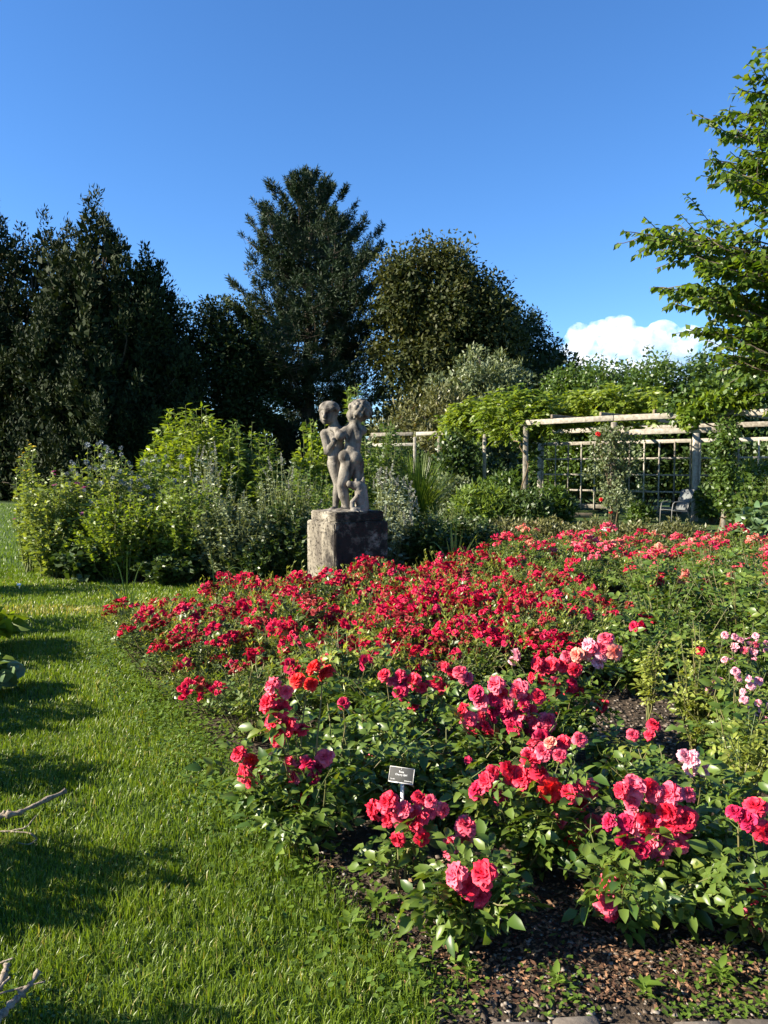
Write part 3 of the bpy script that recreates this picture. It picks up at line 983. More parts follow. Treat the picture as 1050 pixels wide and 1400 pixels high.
class SDF:
    def __init__(self, lo, hi, h):
        self.h, self.lo = h, np.array(lo)
        ax = [np.arange(lo[i], hi[i], h, dtype=np.float32) for i in range(3)]
        self.G = np.stack(np.meshgrid(*ax, indexing='ij'), -1)
        self.d = np.full(self.G.shape[:3], 1.0, np.float32)

    def smin(self, e, k):
        k = k * .62
        h = np.maximum(k - np.abs(self.d - e), 0) / k
        self.d = np.minimum(self.d, e) - h * h * k * .25

    def cap(self, a, b, ra, rb, k=.03, sub=False):
        a, b = np.float32(a), np.float32(b)
        ba = b - a
        pa = self.G - a
        t = np.clip((pa @ ba) / (ba @ ba), 0, 1)
        e = np.linalg.norm(pa - t[..., None] * ba, axis=-1) - (ra + (rb - ra) * t)
        self.carve(e, k) if sub else self.smin(e, k)

    def ell(self, c, r, k=.03, sub=False):
        r = np.float32(r)
        q = (self.G - np.float32(c)) / r
        l = np.linalg.norm(q, axis=-1)
        e = (l - 1) * float(r.min())
        self.carve(e, k) if sub else self.smin(e, k)

    def carve(self, e, k):
        k = k * .62
        h = np.maximum(k - np.abs(-e - self.d), 0) / k
        self.d = np.maximum(self.d, -e) + h * h * k * .25

    def mesh(self, name, mat, grow=0.0, rough=0.0):
        d = self.d - grow
        if rough:
            g = self.G
            d = d + rough * (np.sin(g[..., 0] * 61 + 3 * np.sin(g[..., 2] * 37)) * np.sin(g[..., 2] * 53 + 2 * np.sin(g[..., 1] * 41)) + .6 * np.sin(g[..., 0] * 130 + g[..., 2] * 90) * np.sin(g[..., 1] * 120 - g[..., 2] * 70))
        sh = np.array(d.shape)
        ins = d < 0
        c = sum(ins[i:sh[0] - 1 + i, j:sh[1] - 1 + j, k:sh[2] - 1 + k].astype(np.int8) for i in (0, 1) for j in (0, 1) for k in (0, 1))
        act = (c > 0) & (c < 8)
        ids = np.full(act.shape, -1, np.int64)
        I = np.argwhere(act)
        ids[act] = np.arange(len(I))
        acc = np.zeros((len(I), 3)); cnt = np.zeros((len(I), 1))
        cor = [(i, j, k) for i in (0, 1) for j in (0, 1) for k in (0, 1)]
        for a in cor:
            for ax in range(3):
                if a[ax] == 0:
                    b = list(a); b[ax] = 1
                    da = d[I[:, 0] + a[0], I[:, 1] + a[1], I[:, 2] + a[2]]
                    db = d[I[:, 0] + b[0], I[:, 1] + b[1], I[:, 2] + b[2]]
                    x = (da < 0) != (db < 0)
                    t = np.where(x, da / np.where(da == db, 1, da - db), 0)
                    p = np.tile(np.array(a, float), (len(I), 1))
                    p[:, ax] += t
                    acc[x] += p[x]; cnt[x] += 1
        V = self.lo + (I + acc / np.maximum(cnt, 1)) * self.h
        Q = []
        for ax in range(3):
            a, b = (ax + 1) % 3, (ax + 2) % 3
            sl0 = [slice(1, -1)] * 3; sl1 = [slice(1, -1)] * 3
            sl0[ax] = slice(0, -1); sl1[ax] = slice(1, None)
            s0, s1 = ins[tuple(sl0)], ins[tuple(sl1)]
            for flip, msk in ((False, s0 & ~s1), (True, ~s0 & s1)):
                E = np.argwhere(msk)
                E[:, a] += 1; E[:, b] += 1
                def cell(da_, db_):
                    q = E.copy(); q[:, a] -= da_; q[:, b] -= db_
                    return ids[q[:, 0], q[:, 1], q[:, 2]]
                f = np.stack([cell(1, 1), cell(0, 1), cell(0, 0), cell(1, 0)], 1)
                Q.append(f[:, ::-1] if flip else f)
        Q = np.concatenate(Q)
        Q = Q[(Q >= 0).all(1)]
        # one smoothing pass
        for _ in range(1):
            s = np.zeros_like(V); c_ = np.zeros((len(V), 1))
            for u, w in ((0, 1), (1, 2), (2, 3), (3, 0)):
                np.add.at(s, Q[:, u], V[Q[:, w]]); np.add.at(s, Q[:, w], V[Q[:, u]])
                np.add.at(c_, Q[:, u], 1); np.add.at(c_, Q[:, w], 1)
            V = V * .85 + .15 * s / np.maximum(c_, 1)
        mb = MB()
        mb.add(V, Q)
        return mb.mesh(name, mat, True)


statue = thing('statue', 'weathered grey-brown stone statue of two embracing nude children', 'statue', (at(471.4, 690, y=9.50).x, 9.50, 1.073), 0)
rng = np.random.default_rng(71)
box = ((-.42, -.36, -.03), (.42, .36, 1.46), .0092)

# first child: faces out, head bent, one arm folded across the chest
A = SDF(*box)
A.ell(S(226, 238, .03), (.110, .118, .122), .02)
A.ell(S(212, 298, -.02), (.082, .085, .078), .03)                 # jaw and cheeks
A.cap(S(196, 250, -.085), S(188, 288, -.122), .016, .022, .01)    # nose
A.cap(S(160, 243, -.075), S(232, 236, -.09), .016, .016, .02)     # brow
A.ell(S(166, 264, -.098), (.022, .020, .017), .008, True)
A.ell(S(226, 258, -.100), (.024, .022, .017), .008, True)
A.ell(S(168, 266, -.082), (.013, .014, .013), .008)
A.ell(S(226, 260, -.084), (.013, .014, .013), .008)
A.cap(S(182, 322, -.100), S(216, 318, -.100), .011, .011, .012)   # lips
A.cap(S(182, 316, -.112), S(216, 311, -.112), .010, .010, .004, True)
A.ell(S(198, 345, -.065), (.034, .028, .028), .02)                # chin
A.cap(S(312, 262, .0), S(306, 300, -.005), .022, .016, .012)      # ear
A.ell(S(236, 190, .04), (.124, .128, .088), .012)                 # cap of hair with a rim over the brow
for a_ in np.linspace(-2.7, .6, 22):
    c_ = S(232, 208, .03) + np.array([math.cos(a_) * .112, math.sin(a_) * .118, .012 * math.sin(a_ * 5)])
    A.ell(c_, (.024, .024, .026), .012)
A.cap(S(272, 325, .03), S(292, 410, .05), .058, .062, .03)        # neck
A.cap(S(300, 455, .05), S(296, 610, .05), .108, .094, .04)        # chest
A.cap(S(192, 468, .03), S(392, 446, .06), .060, .055, .04)        # shoulders
A.cap(S(298, 610, .05), S(300, 775, .045), .092, .094, .04)       # belly, hips
A.ell(S(288, 690, -.03), (.068, .045, .085), .04)
A.cap(S(184, 470, .02), S(222, 652, -.045), .053, .044, .02)      # arm
A.cap(S(224, 656, -.045), S(292, 556, -.125), .044, .030, .015)   # forearm
A.ell(S(294, 535, -.135), (.036, .026, .034), .012)               # hand
for q in range(4):
    A.cap(S(276 + q * 13, 522 - q * 4, -.158), S(292 + q * 9, 500 + q * 5, -.148), .011, .0095, .004)
A.cap(S(300, 545, -.152), S(316, 520, -.150), .011, .009, .004)
A.cap(S(390, 440, .07), S(455, 372, .10), .048, .040, .03)        # the arm laid round the other's neck
A.cap(S(455, 372, .10), S(560, 400, .07), .040, .034, .02)
A.cap(S(284, 790, .04), S(330, 1010, .02), .086, .054, .03)       # leg and foot
A.cap(S(328, 1010, .02), S(316, 1100, .03), .052, .052, .02)
A.cap(S(316, 1100, .03), S(298, 1235, .03), .050, .034, .02)
A.cap(S(300, 1258, .03), S(248, 1278, -.045), .034, .022, .02)
for q in range(5):
    A.cap(S(252 - q * 2 + q * 9, 1276, -.05), S(240 + q * 10, 1282, -.072), .010, .008, .004)
A.cap(S(330, 790, .09), S(392, 1010, .13), .08, .05, .03)         # the other leg behind
A.cap(S(392, 1010, .13), S(388, 1240, .15), .05, .034, .02)
A.cap(S(388, 1262, .15), S(360, 1276, .08), .032, .022, .02)
link('child_figure', A.mesh('child_figure', M['statue'], .002, .0012), statue)['label'] = 'standing child with capped hair, arm folded across the chest'

# second child: seen from the back, curly head
B = SDF(*box)
B.ell(S(566, 228, -.03), (.128, .128, .128), .02)
B.ell(S(478, 268, -.05), (.062, .066, .066), .03)                 # cheek
B.cap(S(440, 268, -.06), S(432, 285, -.062), .018, .014, .015)    # nose
B.ell(S(470, 318, -.05), (.04, .04, .03), .02)                    # chin
B.cap(S(515, 268, -.145), S(510, 305, -.14), .020, .013, .008)    # ear
B.ell(S(500, 292, -.158), (.012, .02, .012), .008, True)
g_ = math.pi * (3 - 5 ** .5)
for q in range(80):
    zz = 1 - 2 * (q + .5) / 80
    rr = math.sqrt(1 - zz * zz)
    dv = np.array([math.cos(q * g_) * rr, math.sin(q * g_) * rr, zz])
    if dv[2] < -.55 or (dv[0] < -.35 and dv[2] < .35):
        continue
    B.ell(S(566, 228, -.03) + dv * .128, np.full(3, .026 + .008 * rng.random()), .010)
B.cap(S(520, 325, -.03), S(500, 410, -.05), .062, .070, .03)
B.cap(S(498, 455, -.05), S(488, 610, -.05), .112, .092, .04)      # back
B.cap(S(428, 440, -.06), S(588, 428, -.03), .058, .058, .04)
B.ell(S(452, 490, -.135), (.045, .03, .07), .03)                  # shoulder blades
B.ell(S(552, 490, -.125), (.045, .03, .07), .03)
B.cap(S(505, 410, -.172), S(492, 650, -.152), .016, .016, .03, True)   # spine
B.cap(S(486, 610, -.05), S(466, 720, -.05), .092, .112, .04)
B.ell(S(402, 712, -.105), (.076, .072, .082), .02)                # buttocks
B.ell(S(518, 722, -.105), (.082, .076, .084), .02)
B.cap(S(460, 660, -.19), S(458, 780, -.19), .012, .016, .015, True)
B.cap(S(420, 445, -.09), S(352, 492, -.145), .062, .056, .02)     # arm reaching across
B.cap(S(352, 492, -.145), S(318, 430, -.075), .052, .036, .02)
B.cap(S(318, 430, -.075), S(262, 415, -.055), .034, .026, .015)
B.cap(S(448, 778, -.07), S(372, 1010, -.09), .098, .062, .03)     # leg crossing in front
B.cap(S(366, 1022, -.09), S(392, 1120, -.075), .060, .064, .02)
B.cap(S(392, 1120, -.075), S(424, 1238, -.075), .062, .040, .02)
B.cap(S(428, 1258, -.075), S(372, 1278, -.11), .036, .024, .02)
B.cap(S(522, 780, -.04), S(552, 1000, .0), .098, .060, .03)       # standing leg
B.cap(S(552, 1000, .0), S(546, 1250, .01), .058, .040, .03)
B.cap(S(546, 1260, .01), S(520, 1278, -.06), .036, .026, .02)
link('child_figure', B.mesh('child_figure', M['statue'], .002, .0012), statue)['label'] = 'curly headed child seen from the back'

# the small beast that props the figures, and the ground they stand on
C3 = SDF(*box)
C3.cap(S(586, 1040, -.11), S(588, 1250, -.10), .060, .084, .03)
C3.cap(S(560, 1060, -.13), S(566, 1180, -.14), .05, .055, .03)
C3.ell(S(548, 1018, -.13), (.062, .058, .058), .03)               # head
C3.cap(S(520, 1022, -.14), S(470, 1002, -.16), .042, .034, .03)   # muzzle
C3.ell(S(452, 1000, -.17), (.026, .026, .036), .02)
C3.cap(S(535, 990, -.15), S(528, 952, -.15), .020, .010, .01)     # ears
C3.cap(S(590, 1000, -.12), S(606, 935, -.12), .026, .010, .01)
C3.cap(S(540, 1130, -.19), S(488, 1190, -.19), .024, .022, .02)   # paw
C3.cap(S(488, 1190, -.19), S(486, 1240, -.19), .022, .024, .01)
C3.cap(S(560, 1265, -.17), S(500, 1275, -.20), .034, .03, .02)
C3.ell(S(420, 1292, .02), (.27, .25, .030), .02)
link('animal_figure', C3.mesh('animal_figure', M['statue'], .005, .002), statue)['label'] = 'small seated stone animal with pricked ears at the children\'s feet'

# ------------------------------------------------------------------ pergola
pg = thing('pergola', 'weathered wooden pergola with trellis panels along the rose garden', 'pergola', (0, 0, 0))
PH = 2.9


def bar(name, a, b, w, h, mat=None, parent=None, over=0.0, var=None, rng_=np.random.default_rng(72)):
    """A beam from a to b; w across, h tall."""
    a, b = Vector(a), Vector(b)
    d = b - a
    L = d.length + 2 * over
    mb = MB()
    bev = min(w, h) * .12
    add_box(mb, (-L / 2, -w / 2, -h / 2), (L / 2, w / 2, h / 2), None, bev, rng_.random() if var is None else var)
    o = obj(name, mb, mat or M['wood'], parent or pg)
    o.location = (a + b) / 2
    q = d.to_track_quat('X', 'Z')
    o.rotation_euler = q.to_euler()
    return o


FR = [Vector((10.2, 16.0, 0)), Vector((gx(992, 17.6), 17.6, 0)), Vector((gx(838, 19.2), 19.2, 0)), Vector((gx(718, 21.2), 21.2, 0))]
FAR = [Vector((gx(662, 25.4), 25.4, 0)), Vector((gx(600, 27.2), 27.2, 0)), Vector((gx(567, 27.8), 27.8, 0)), Vector((gx(505, 28.6), 28.6, 0))]
BK = [Vector((12.4, 20.4, 0)), Vector((gx(950, 23.0), 23.0, 0)), Vector((gx(738, 26.6), 26.6, 0))]
for i, p in enumerate(FR):
    bar('post', p, p + Vector((0, 0, PH - .16)), .13, .13)
for p in FAR:
    bar('post', p, p + Vector((0, 0, PH - .18)), .11, .11)
for p in BK:
    bar('post', p, p + Vector((0, 0, PH - .16)), .17, .17)
mid = (BK[1] + BK[2]) / 2
bar('post', mid, mid + Vector((0, 0, PH - .16)), .12, .12)
up = Vector((0, 0, 1))
for a, b in zip(FR[:-1], FR[1:]):
    bar('beam', a + up * (PH - .06), b + up * (PH - .06), .09, .14, over=-.004)
bar('beam', FR[1] + up * (PH - .42), FR[2] + up * (PH - .42), .06, .13, over=-.08)
for a, b in zip([FR[-1]] + FAR[:-1], FAR):
    bar('beam', a + up * (PH - .07), b + up * (PH - .07), .08, .13, over=-.07)
bar('beam', FAR[2] + up * (PH - .45), FAR[3] + up * (PH - .45), .06, .11, over=-.06)
for a, b in zip(BK[:-1], BK[1:]):
    bar('beam', a + up * (PH - .06), b + up * (PH - .06), .10, .15, over=-.09)
fdir = (FR[3] - FR[1]).normalized()
ndir = Vector((-fdir.y, fdir.x, 0))
if ndir.y < 0:
    ndir = -ndir
Lf = (FR[3] - FR[0]).length
for k in range(6):
    a = FR[0] + (FR[3] - FR[0]) * (k + .35) / 6 + up * (PH + .07)
    bar('rafter', a - ndir * .2, a + ndir * 5.5, .06, .10, M['wood_old'])


def trellis(a, b, x0, x1, z0, z1, nx, nz):
    """A trellis panel of crossing slats between two posts."""
    t = link('trellis', None, pg)
    d = (b - a).normalized()
    L = (b - a).length
    A0, B0 = a + d * x0, a + d * (L - x1)
    for i in range(nz + 1):
        z = z0 + (z1 - z0) * i / nz
        big = i in (0, nz)
        bar('slat', A0 + up * z, B0 + up * z, .03, .11 if i == nz else (.13 if i == 0 else .055), parent=t)
    nn = Vector((-d.y, d.x, 0))
    if nn.y > 0:
        nn = -nn
    for i in range(nx + 1):
        p = A0 + (B0 - A0) * i / nx + nn * .034
        bar('slat', p + up * (z0 - .1), p + up * (z1 + (.02 if i in (0, nx) else -.02)), .055, .035, parent=t)


trellis(BK[1], mid, .14, .12, .35, 2.42, 5, 4)
trellis(mid, BK[2], .12, .14, .35, 2.42, 5, 4)
trellis(BK[0], BK[1], .14, .14, .35, 2.42, 7, 4)

# plank edging and low step before the pergola
for i, (a, b, lab) in enumerate((((at(895, 728, z=.1)), at(985, 736, z=.1), 'short weathered plank edging the bed under the vine-wrapped post'), (at(640, 704, z=.05), at(810, 706, z=.05), 'long thin plank edging the bed before the far pergola arm'))):
    mb = MB()
    a, b = Vector(a), Vector(b)
    L = (b - a).length
    add_box(mb, (-L / 2, -.03, 0), (L / 2, .03, .16), None, .006, .5)
    o = obj('edging_plank', mb, M['wood_old'])
    o.location = ((a + b) / 2).to_2d().to_3d()
    o.rotation_euler = (0, 0, math.atan2(b.y - a.y, b.x - a.x))
    tag(o, lab, 'plank')

# ------------------------------------------------------------------ garden chair
M['metal'] = noise_mat('grey_metal', [(.3, (.12, .12, .12)), (.7, (.20, .20, .19))], 8, rough=.5)
M['textile'] = noise_mat('grey_textile', [(.3, (.10, .11, .11)), (.7, (.16, .17, .17))], 60, rough=.75)
chp = at(924, 640, y=21.6)
chair = thing('garden_chair', 'grey metal garden armchair with mesh seat beside the trellis post', 'chair', (chp.x, 21.6, 0), R(197))


def slab(name, pts, wid, th, mat):
    """A curved sling: profile pts in x/z, width along y."""
    pts = np.array(pts)
    n = len(pts)
    nv = norm(np.stack([-np.gradient(pts[:, 1]), np.gradient(pts[:, 0])], 1)) * th / 2
    v = []
    for s in (-wid / 2, wid / 2):
        for sg in (1, -1):
            for p, q in zip(pts, nv):
                v.append((p[0] + sg * q[0], s, p[1] + sg * q[1]))
    q = []
    for i in range(n - 1):
        a, b, c, d = i, n + i, 2 * n + i, 3 * n + i
        q += [[a, a + 1, c + 1, c], [b, d, d + 1, b + 1], [a, b, b + 1, a + 1], [c, c + 1, d + 1, d]]
    q += [[0, 2 * n, 3 * n, n], [n - 1, 2 * n - 1, 4 * n - 1, 3 * n - 1]]
    mb = MB(); mb.add(v, q)
    return obj(name, mb, mat, chair)


slab('seat', [(.30, .44), (.2, .43), (0, .40), (-.18, .385)], .46, .012, M['textile'])
slab('backrest', [(-.18, .42), (-.24, .55), (-.32, .75), (-.42, .98)], .46, .012, M['textile'])
for s in (-1, 1):
    y = s * .25
    for nm, pts in (('leg', [(.30, y, 0), (.29, y, .42), (.26, y, .60)]), ('leg', [(-.36, y, 0), (-.24, y, .36), (-.18, y, .42)]),
                    ('armrest', [(.26, y, .60), (.21, y, .655), (0, y, .665), (-.27, y, .63)]), ('side_frame', [(.30, y, .425), (0, y, .39), (-.19, y, .38), (-.25, y, .55), (-.33, y, .75), (-.43, y, .99)])):
        mb = MB(); add_tube(mb, pts, .0125, 8); obj(nm, mb, M['metal'], chair)
mb = MB(); add_tube(mb, [(-.43, -.25, .99), (-.43, .25, .99)], .0125, 8); obj('top_rail', mb, M['metal'], chair)

# ------------------------------------------------------------------ plant signs
M['slate'] = noise_mat('dark_grey_plate', [(.3, (.045, .045, .043)), (.7, (.07, .07, .066))], 30, rough=.7, bump=.05, spec=.15)
M['alu'] = noise_mat('bright_aluminium', [(.3, (.55, .54, .50)), (.7, (.68, .66, .62))], 20, rough=.35)
M['white'] = noise_mat('white_plastic', [(.3, (.72, .72, .70)), (.7, (.82, .82, .80))], 20, rough=.5)
sp = at(549, 1060, y=3.0)
sg = thing('plant_sign', 'dark grey engraved plant sign on a metal stake among the coral roses', 'sign', (sp.x, 3.0, 0), R(-20))
tilt = R(-24)
plate = MB(); add_box(plate, (-.050, -.0015, -.029), (.050, .0015, .029), None, .0008)
pl = obj('plate', plate, M['slate'], sg)
pl.location = (0, 0, sp.z); pl.rotation_euler = (tilt, 0, 0)
rim = MB()
for (lo, hi) in (((-.0515, -.003, -.0305), (.0515, .0012, -.0268)), ((-.0515, -.0025, .0285), (.0515, .0012, .0303)), ((-.0517, -.0024, -.0266), (-.0500, .0011, .0283)), ((.0500, -.0024, -.0266), (.0517, .0011, .0283))):
    add_box(rim, lo, hi, None, 0)
obj('rim', rim, M['alu'], pl)
stk = MB(); add_box(stk, (-.007, -.002, -.02), (.007, .003, sp.z + .005), None, .0008)
st_ = obj('stake', stk, M['alu'], sg); st_.location = (0, .008, 0)


def text_mesh(s, size):
    c = bpy.data.curves.new('lettering', 'FONT')
    c.body = s; c.size = size; c.align_x = 'CENTER'; c.align_y = 'CENTER'; c.extrude = .0003; c.resolution_u = 2
    o = bpy.data.objects.new('lettering', c)
    COL.objects.link(o)
    bpy.context.view_layer.update()
    me = bpy.data.meshes.new_from_object(o.evaluated_get(bpy.context.evaluated_depsgraph_get()))
    bpy.data.objects.remove(o)
    me.materials.clear()
    me.materials.append(M['white'])
    return me


for (s, sz, x, z) in (('1', .009, -.002, .0235), ('Rosa', .0105, -.001, .0125), ('Cherry Girl', .0105, -.001, .0015), ('Kordes', .0065, -.034, -.017), ('Strauchrose', .0065, .030, -.019)):
    o = link('lettering', text_mesh(s, sz), pl, (x, -.0024, z), (R(90), 0, 0))
for (px, py, y, w, h, tall, lab, rz) in ((828, 724, 12.4, .13, .075, .42, 'small white plant label on a thin stake before the olive hedge', 5), (247, 843, 6.3, .055, .035, .32, 'small tilted white plant label among the red cluster roses', 20), (26, 799, 10.0, .05, .03, .03, 'tiny white tag lying on the lawn before the border', 10)):
    p = at(px, py, y=y)
    t = thing('plant_label', lab, 'label', (p.x, p.y, 0), R(rz))
    mb = MB(); add_box(mb, (-w / 2, -.002, -h / 2), (w / 2, .002, h / 2), None, .0008)
    o = obj('plate', mb, M['white'], t); o.location = (0, 0, max(p.z, h)); o.rotation_euler = (R(-35), R(-22 if px == 247 else 0), 0)
    mb = MB(); add_box(mb, (-.005, .0, -.03), (.005, .006, max(p.z, h)), None, .001)
    obj('stake', mb, M['alu'], t).location = (0, .004, 0)

# ------------------------------------------------------------------ perennial border and shrubs: leafy stems from one base
def leafy(name, label, cat, loc, H, rad, n_st, mat, L, W, seed, lpn=26, start=.12, flower=None, group=None, spread=1.0, kind=2, updir=.35, stem_mat=None, arch=.25, ragged=.22, rz=0):
    rng = np.random.default_rng(seed)
    t = thing(name, label, cat, loc, rz, group)
    sm_, lm_ = MB(), MB()
    tips = []
    PP, DD, NN, VV, LL = [], [], [], [], []
    W = W * 1.2
    for s in range(int(n_st * 1.45)):
        a = rng.random() * 6.283
        q = rad * math.sqrt(rng.random()) * spread
        h = H * (1 - .5 * (q / max(rad, 1e-6)) ** 2.6) * (1 - ragged * rng.random() ** 1.5)
        b0 = np.array([math.cos(a), math.sin(a), 0]) * q * .35
        e = np.array([math.cos(a) * q, math.sin(a) * q, h])
        m_ = wobble(rng, b0, e, 7, .02 * H, arch * q * .5)
        add_tube(sm_, m_, np.linspace(.004 + .003 * H, .002, 7), 4, cap=False)
        tips.append((e, a))
        k = int(1.55 * lpn * (.7 + .6 * rng.random()))
        u = start + (1 - start) * rng.random(k) ** .8
        p = np.stack([np.interp(u, np.linspace(0, 1, 7), m_[:, c]) for c in range(3)], 1)
        az = rng.random(k) * 6.283
        d = np.stack([np.cos(az), np.sin(az), updir + .35 * rng.normal(size=k)], 1)
        d[:, 0] += .35 * math.cos(a); d[:, 1] += .35 * math.sin(a)
        PP.append(p); DD.append(d); NN.append(np.array([-.2, -.1, .6]) + .75 * rng.normal(size=(k, 3)))
        VV.append(np.clip(.45 + .25 * (rng.random() - .5) + .18 * rng.normal(size=k), 0, .95))
        LL.append((.6 + .6 * rng.random(k)) * (1.15 - .45 * u))
    PP, DD, NN, VV, LL = (np.concatenate(x) for x in (PP, DD, NN, VV, LL))
    add_leaves(lm_, PP, DD, NN, L * LL, W * LL, 1 if (kind == 2 and loc[1] > 10.4) else kind, VV, droop=.22)
    obj('stems', sm_, stem_mat or M['stem_green'], t)['kind'] = 'stuff'
    obj('foliage', lm_, mat, t)['kind'] = 'stuff'
    if flower:
        flower(t, tips, rng)
    return t


M['pale_leaf'] = leaf_mat('pale_green_leaf', (.11, .165, .03), (.26, .32, .07), trans=.42, rough=.45)
M['border_leaf'] = leaf_mat('border_leaf', (.065, .12, .016), (.18, .25, .04), trans=.42, rough=.4)
M['silver_leaf'] = leaf_mat('silver_leaf', (.13, .17, .10), (.30, .34, .24), trans=.2, rough=.6)
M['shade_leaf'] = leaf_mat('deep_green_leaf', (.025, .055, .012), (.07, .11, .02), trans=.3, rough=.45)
M['globe'] = leaf_mat('blue_grey_globe', (.15, .17, .20), (.30, .33, .37), trans=.05, rough=.8)
M['spike'] = leaf_mat('silver_spike', (.20, .20, .17), (.36, .36, .32), trans=.1, rough=.8)
M['yellow'] = petal_mat('yellow_petal', (.55, .40, .02), (.75, .60, .06))
M['mauve'] = petal_mat('mauve_petal', (.35, .06, .22), (.55, .12, .38))


def ball_mesh(name, mat, r, n, rng):
    """A spiky globe flower head."""
    m = MB()
    d = rand_dirs(rng, n)
    add_leaves(m, d * r * .35, d, rand_dirs(rng, n), r * (.6 + .2 * rng.random(n)), r * .3, 1, rng.random(n), droop=0)
    return m.mesh(name, mat)


rng = np.random.default_rng(80)
GLOBE = ball_mesh('flower_head', M['globe'], .038, 60, rng)
m = MB()
for z in np.linspace(0, .24, 13):
    n = 8
    a = rng.random(n) * 6.283
    add_leaves(m, np.tile([0, 0, z], (n, 1)), np.stack([np.cos(a), np.sin(a), np.full(n, .8)], 1), rand_dirs(rng, n), .030 * (1.2 - z * 2), .014, 1, rng.random(n))
SPIKE = m.mesh('flower_spike', M['spike'])


def daisy(name, mat, r, n, rng):
    m = MB()
    a = np.arange(n) * 6.283 / n
    d = np.stack([np.cos(a), np.sin(a), np.full(n, .25)], 1)
    add_leaves(m, d * r * .1, d, [0, 0, 1], r, r * .55, 2, rng.random(n))
    add_leaves(m, d * r * .08 + [0, 0, .004], d + [0, 0, .5], [0, 0, 1], r * .6, r * .4, 1, rng.random(n))
    return m.mesh(name, mat)


YEL, MAU = daisy('flower', M['yellow'], .035, 8, rng), daisy('flower', M['mauve'], .05, 9, rng)


def put_heads(mesh, name, share, lift=0.0, sc=1.0, most=40, tilt=.25):
    def f(t, tips, rng):
        k = 0
        for (e, a) in tips:
            if rng.random() < share and k < most:
                k += 1
                link(name, mesh, t, (e[0], e[1], e[2] + lift), (tilt * rng.normal(), tilt * rng.normal(), rng.random() * 6), sc * (.75 + .5 * rng.random()))
    return f


def both(*fs):
    def f(t, tips, rng):
        for g_ in fs:
            g_(t, tips, rng)
    return f


def lp(px, y):
    return (gx(px, y), y, .006)


leafy('yellow_loosestrife', 'tall thin yellow-flowered stem plant at the outer end of the border', 'plant', lp(38, 11.6), top_z(588, 11.6), .28, 16, M['pale_leaf'], .10, .035, 100, 40, .1, put_heads(YEL, 'flower', .8, 0, 1.0))
leafy('border_plant', 'pale green bushy perennial with mauve flowers at the lawn corner of the border', 'plant', lp(72, 11.2), 1.62, .62, 75, M['pale_leaf'], .10, .045, 101, 30, .05, put_heads(MAU, 'flower', .08, .02))
leafy('globe_thistle', 'globe thistle clump with grey-blue balls above pale leaves', 'plant', lp(140, 11.7), top_z(606, 11.7), .75, 70, M['pale_leaf'], .13, .05, 102, 24, .1, put_heads(GLOBE, 'flower_head', .75, .02, 1.0, 60))
leafy('globe_thistle', 'globe thistle clump with sparser balls before the tall lime shrub', 'plant', lp(225, 12.2), top_z(618, 12.2), .7, 60, M['border_leaf'], .13, .05, 103, 26, .1, put_heads(GLOBE, 'flower_head', .7, .02, 1.0, 50))
leafy('border_plant', 'yellow-green bushy perennial in the middle of the border front', 'plant', lp(165, 10.9), 1.32, .75, 85, M['lime_leaf'], .09, .04, 104, 28, .05)
leafy('border_plant', 'bright green leafy perennial before the globe thistles', 'plant', lp(255, 11.1), 1.5, .8, 85, M['border_leaf'], .11, .045, 105, 28, .05)
leafy('border_shrub', 'tall lime-green shrub with lance leaves, highest of the border', 'shrub', lp(262, 13.6), top_z(553, 13.6), 1.0, 110, M['lime_leaf'], .20, .05, 106, 34, .2, ragged=.18)
leafy('border_shrub', 'tall green shrub beside the lime shrub, thinner and looser', 'shrub', lp(335, 13.4), top_z(566, 13.4), .75, 70, M['border_leaf'], .18, .045, 107, 32, .2, ragged=.3)
leafy('border_plant', 'grey-green bushy plant with glossy small leaves in the border front', 'plant', lp(318, 10.8), 1.28, .72, 90, M['grey_leaf'], .085, .035, 108, 30, .05)
leafy('silver_plant', 'silvery spiked plant rising from the border before the looser shrub', 'plant', lp(290, 11.8), top_z(600, 11.8), .5, 36, M['silver_leaf'], .09, .03, 109, 18, .2, put_heads(SPIKE, 'flower_spike', .3, -.05, .8))
leafy('silver_plant', 'silvery spiked plant beside the statue, on its lawn flank', 'plant', lp(388, 11.3), top_z(622, 11.3), .55, 44, M['grey_leaf'], .09, .03, 110, 24, .15, put_heads(SPIKE, 'flower_spike', .22, -.05, .8))
leafy('border_plant', 'dark green bushy plant filling the border next to the pedestal', 'plant', lp(392, 10.9), 1.15, .62, 80, M['shade_leaf'], .10, .045, 111, 28, .05)
leafy('border_plant', 'deep green bushy plant low behind the pedestal', 'plant', lp(455, 11.6), 1.35, .7, 80, M['border_leaf'], .10, .04, 112, 28, .05)
leafy('border_shrub', 'yellow-leaved shrub behind the shoulder of the first stone child', 'shrub', lp(430, 14.2), top_z(570, 14.2), .55, 46, M['lime_leaf'], .16, .085, 113, 20, .35)
leafy('border_shrub', 'tall spindly green plant rising behind the two stone heads', 'shrub', lp(484, 14.0), top_z(522, 14.0), .4, 24, M['border_leaf'], .17, .04, 114, 34, .3, ragged=.35)
leafy('border_shrub', 'loose green shrub between statue and far pergola arm', 'shrub', lp(528, 15.2), top_z(570, 15.2), .6, 46, M['mid_leaf'], .15, .05, 115, 28, .2)
leafy('border_plant', 'dull green plant in the middle row of the border behind the pedestal', 'plant', lp(420, 12.6), 1.7, .7, 70, M['border_leaf'], .11, .045, 116, 28, .1)
leafy('silver_plant', 'silver lamb\'s-ear clump with felted spikes behind the pedestal corner', 'plant', lp(533, 11.7), top_z(634, 11.7), .5, 40, M['silver_leaf'], .10, .04, 117, 18, .1, put_heads(SPIKE, 'flower_spike', .5, -.1, .85))
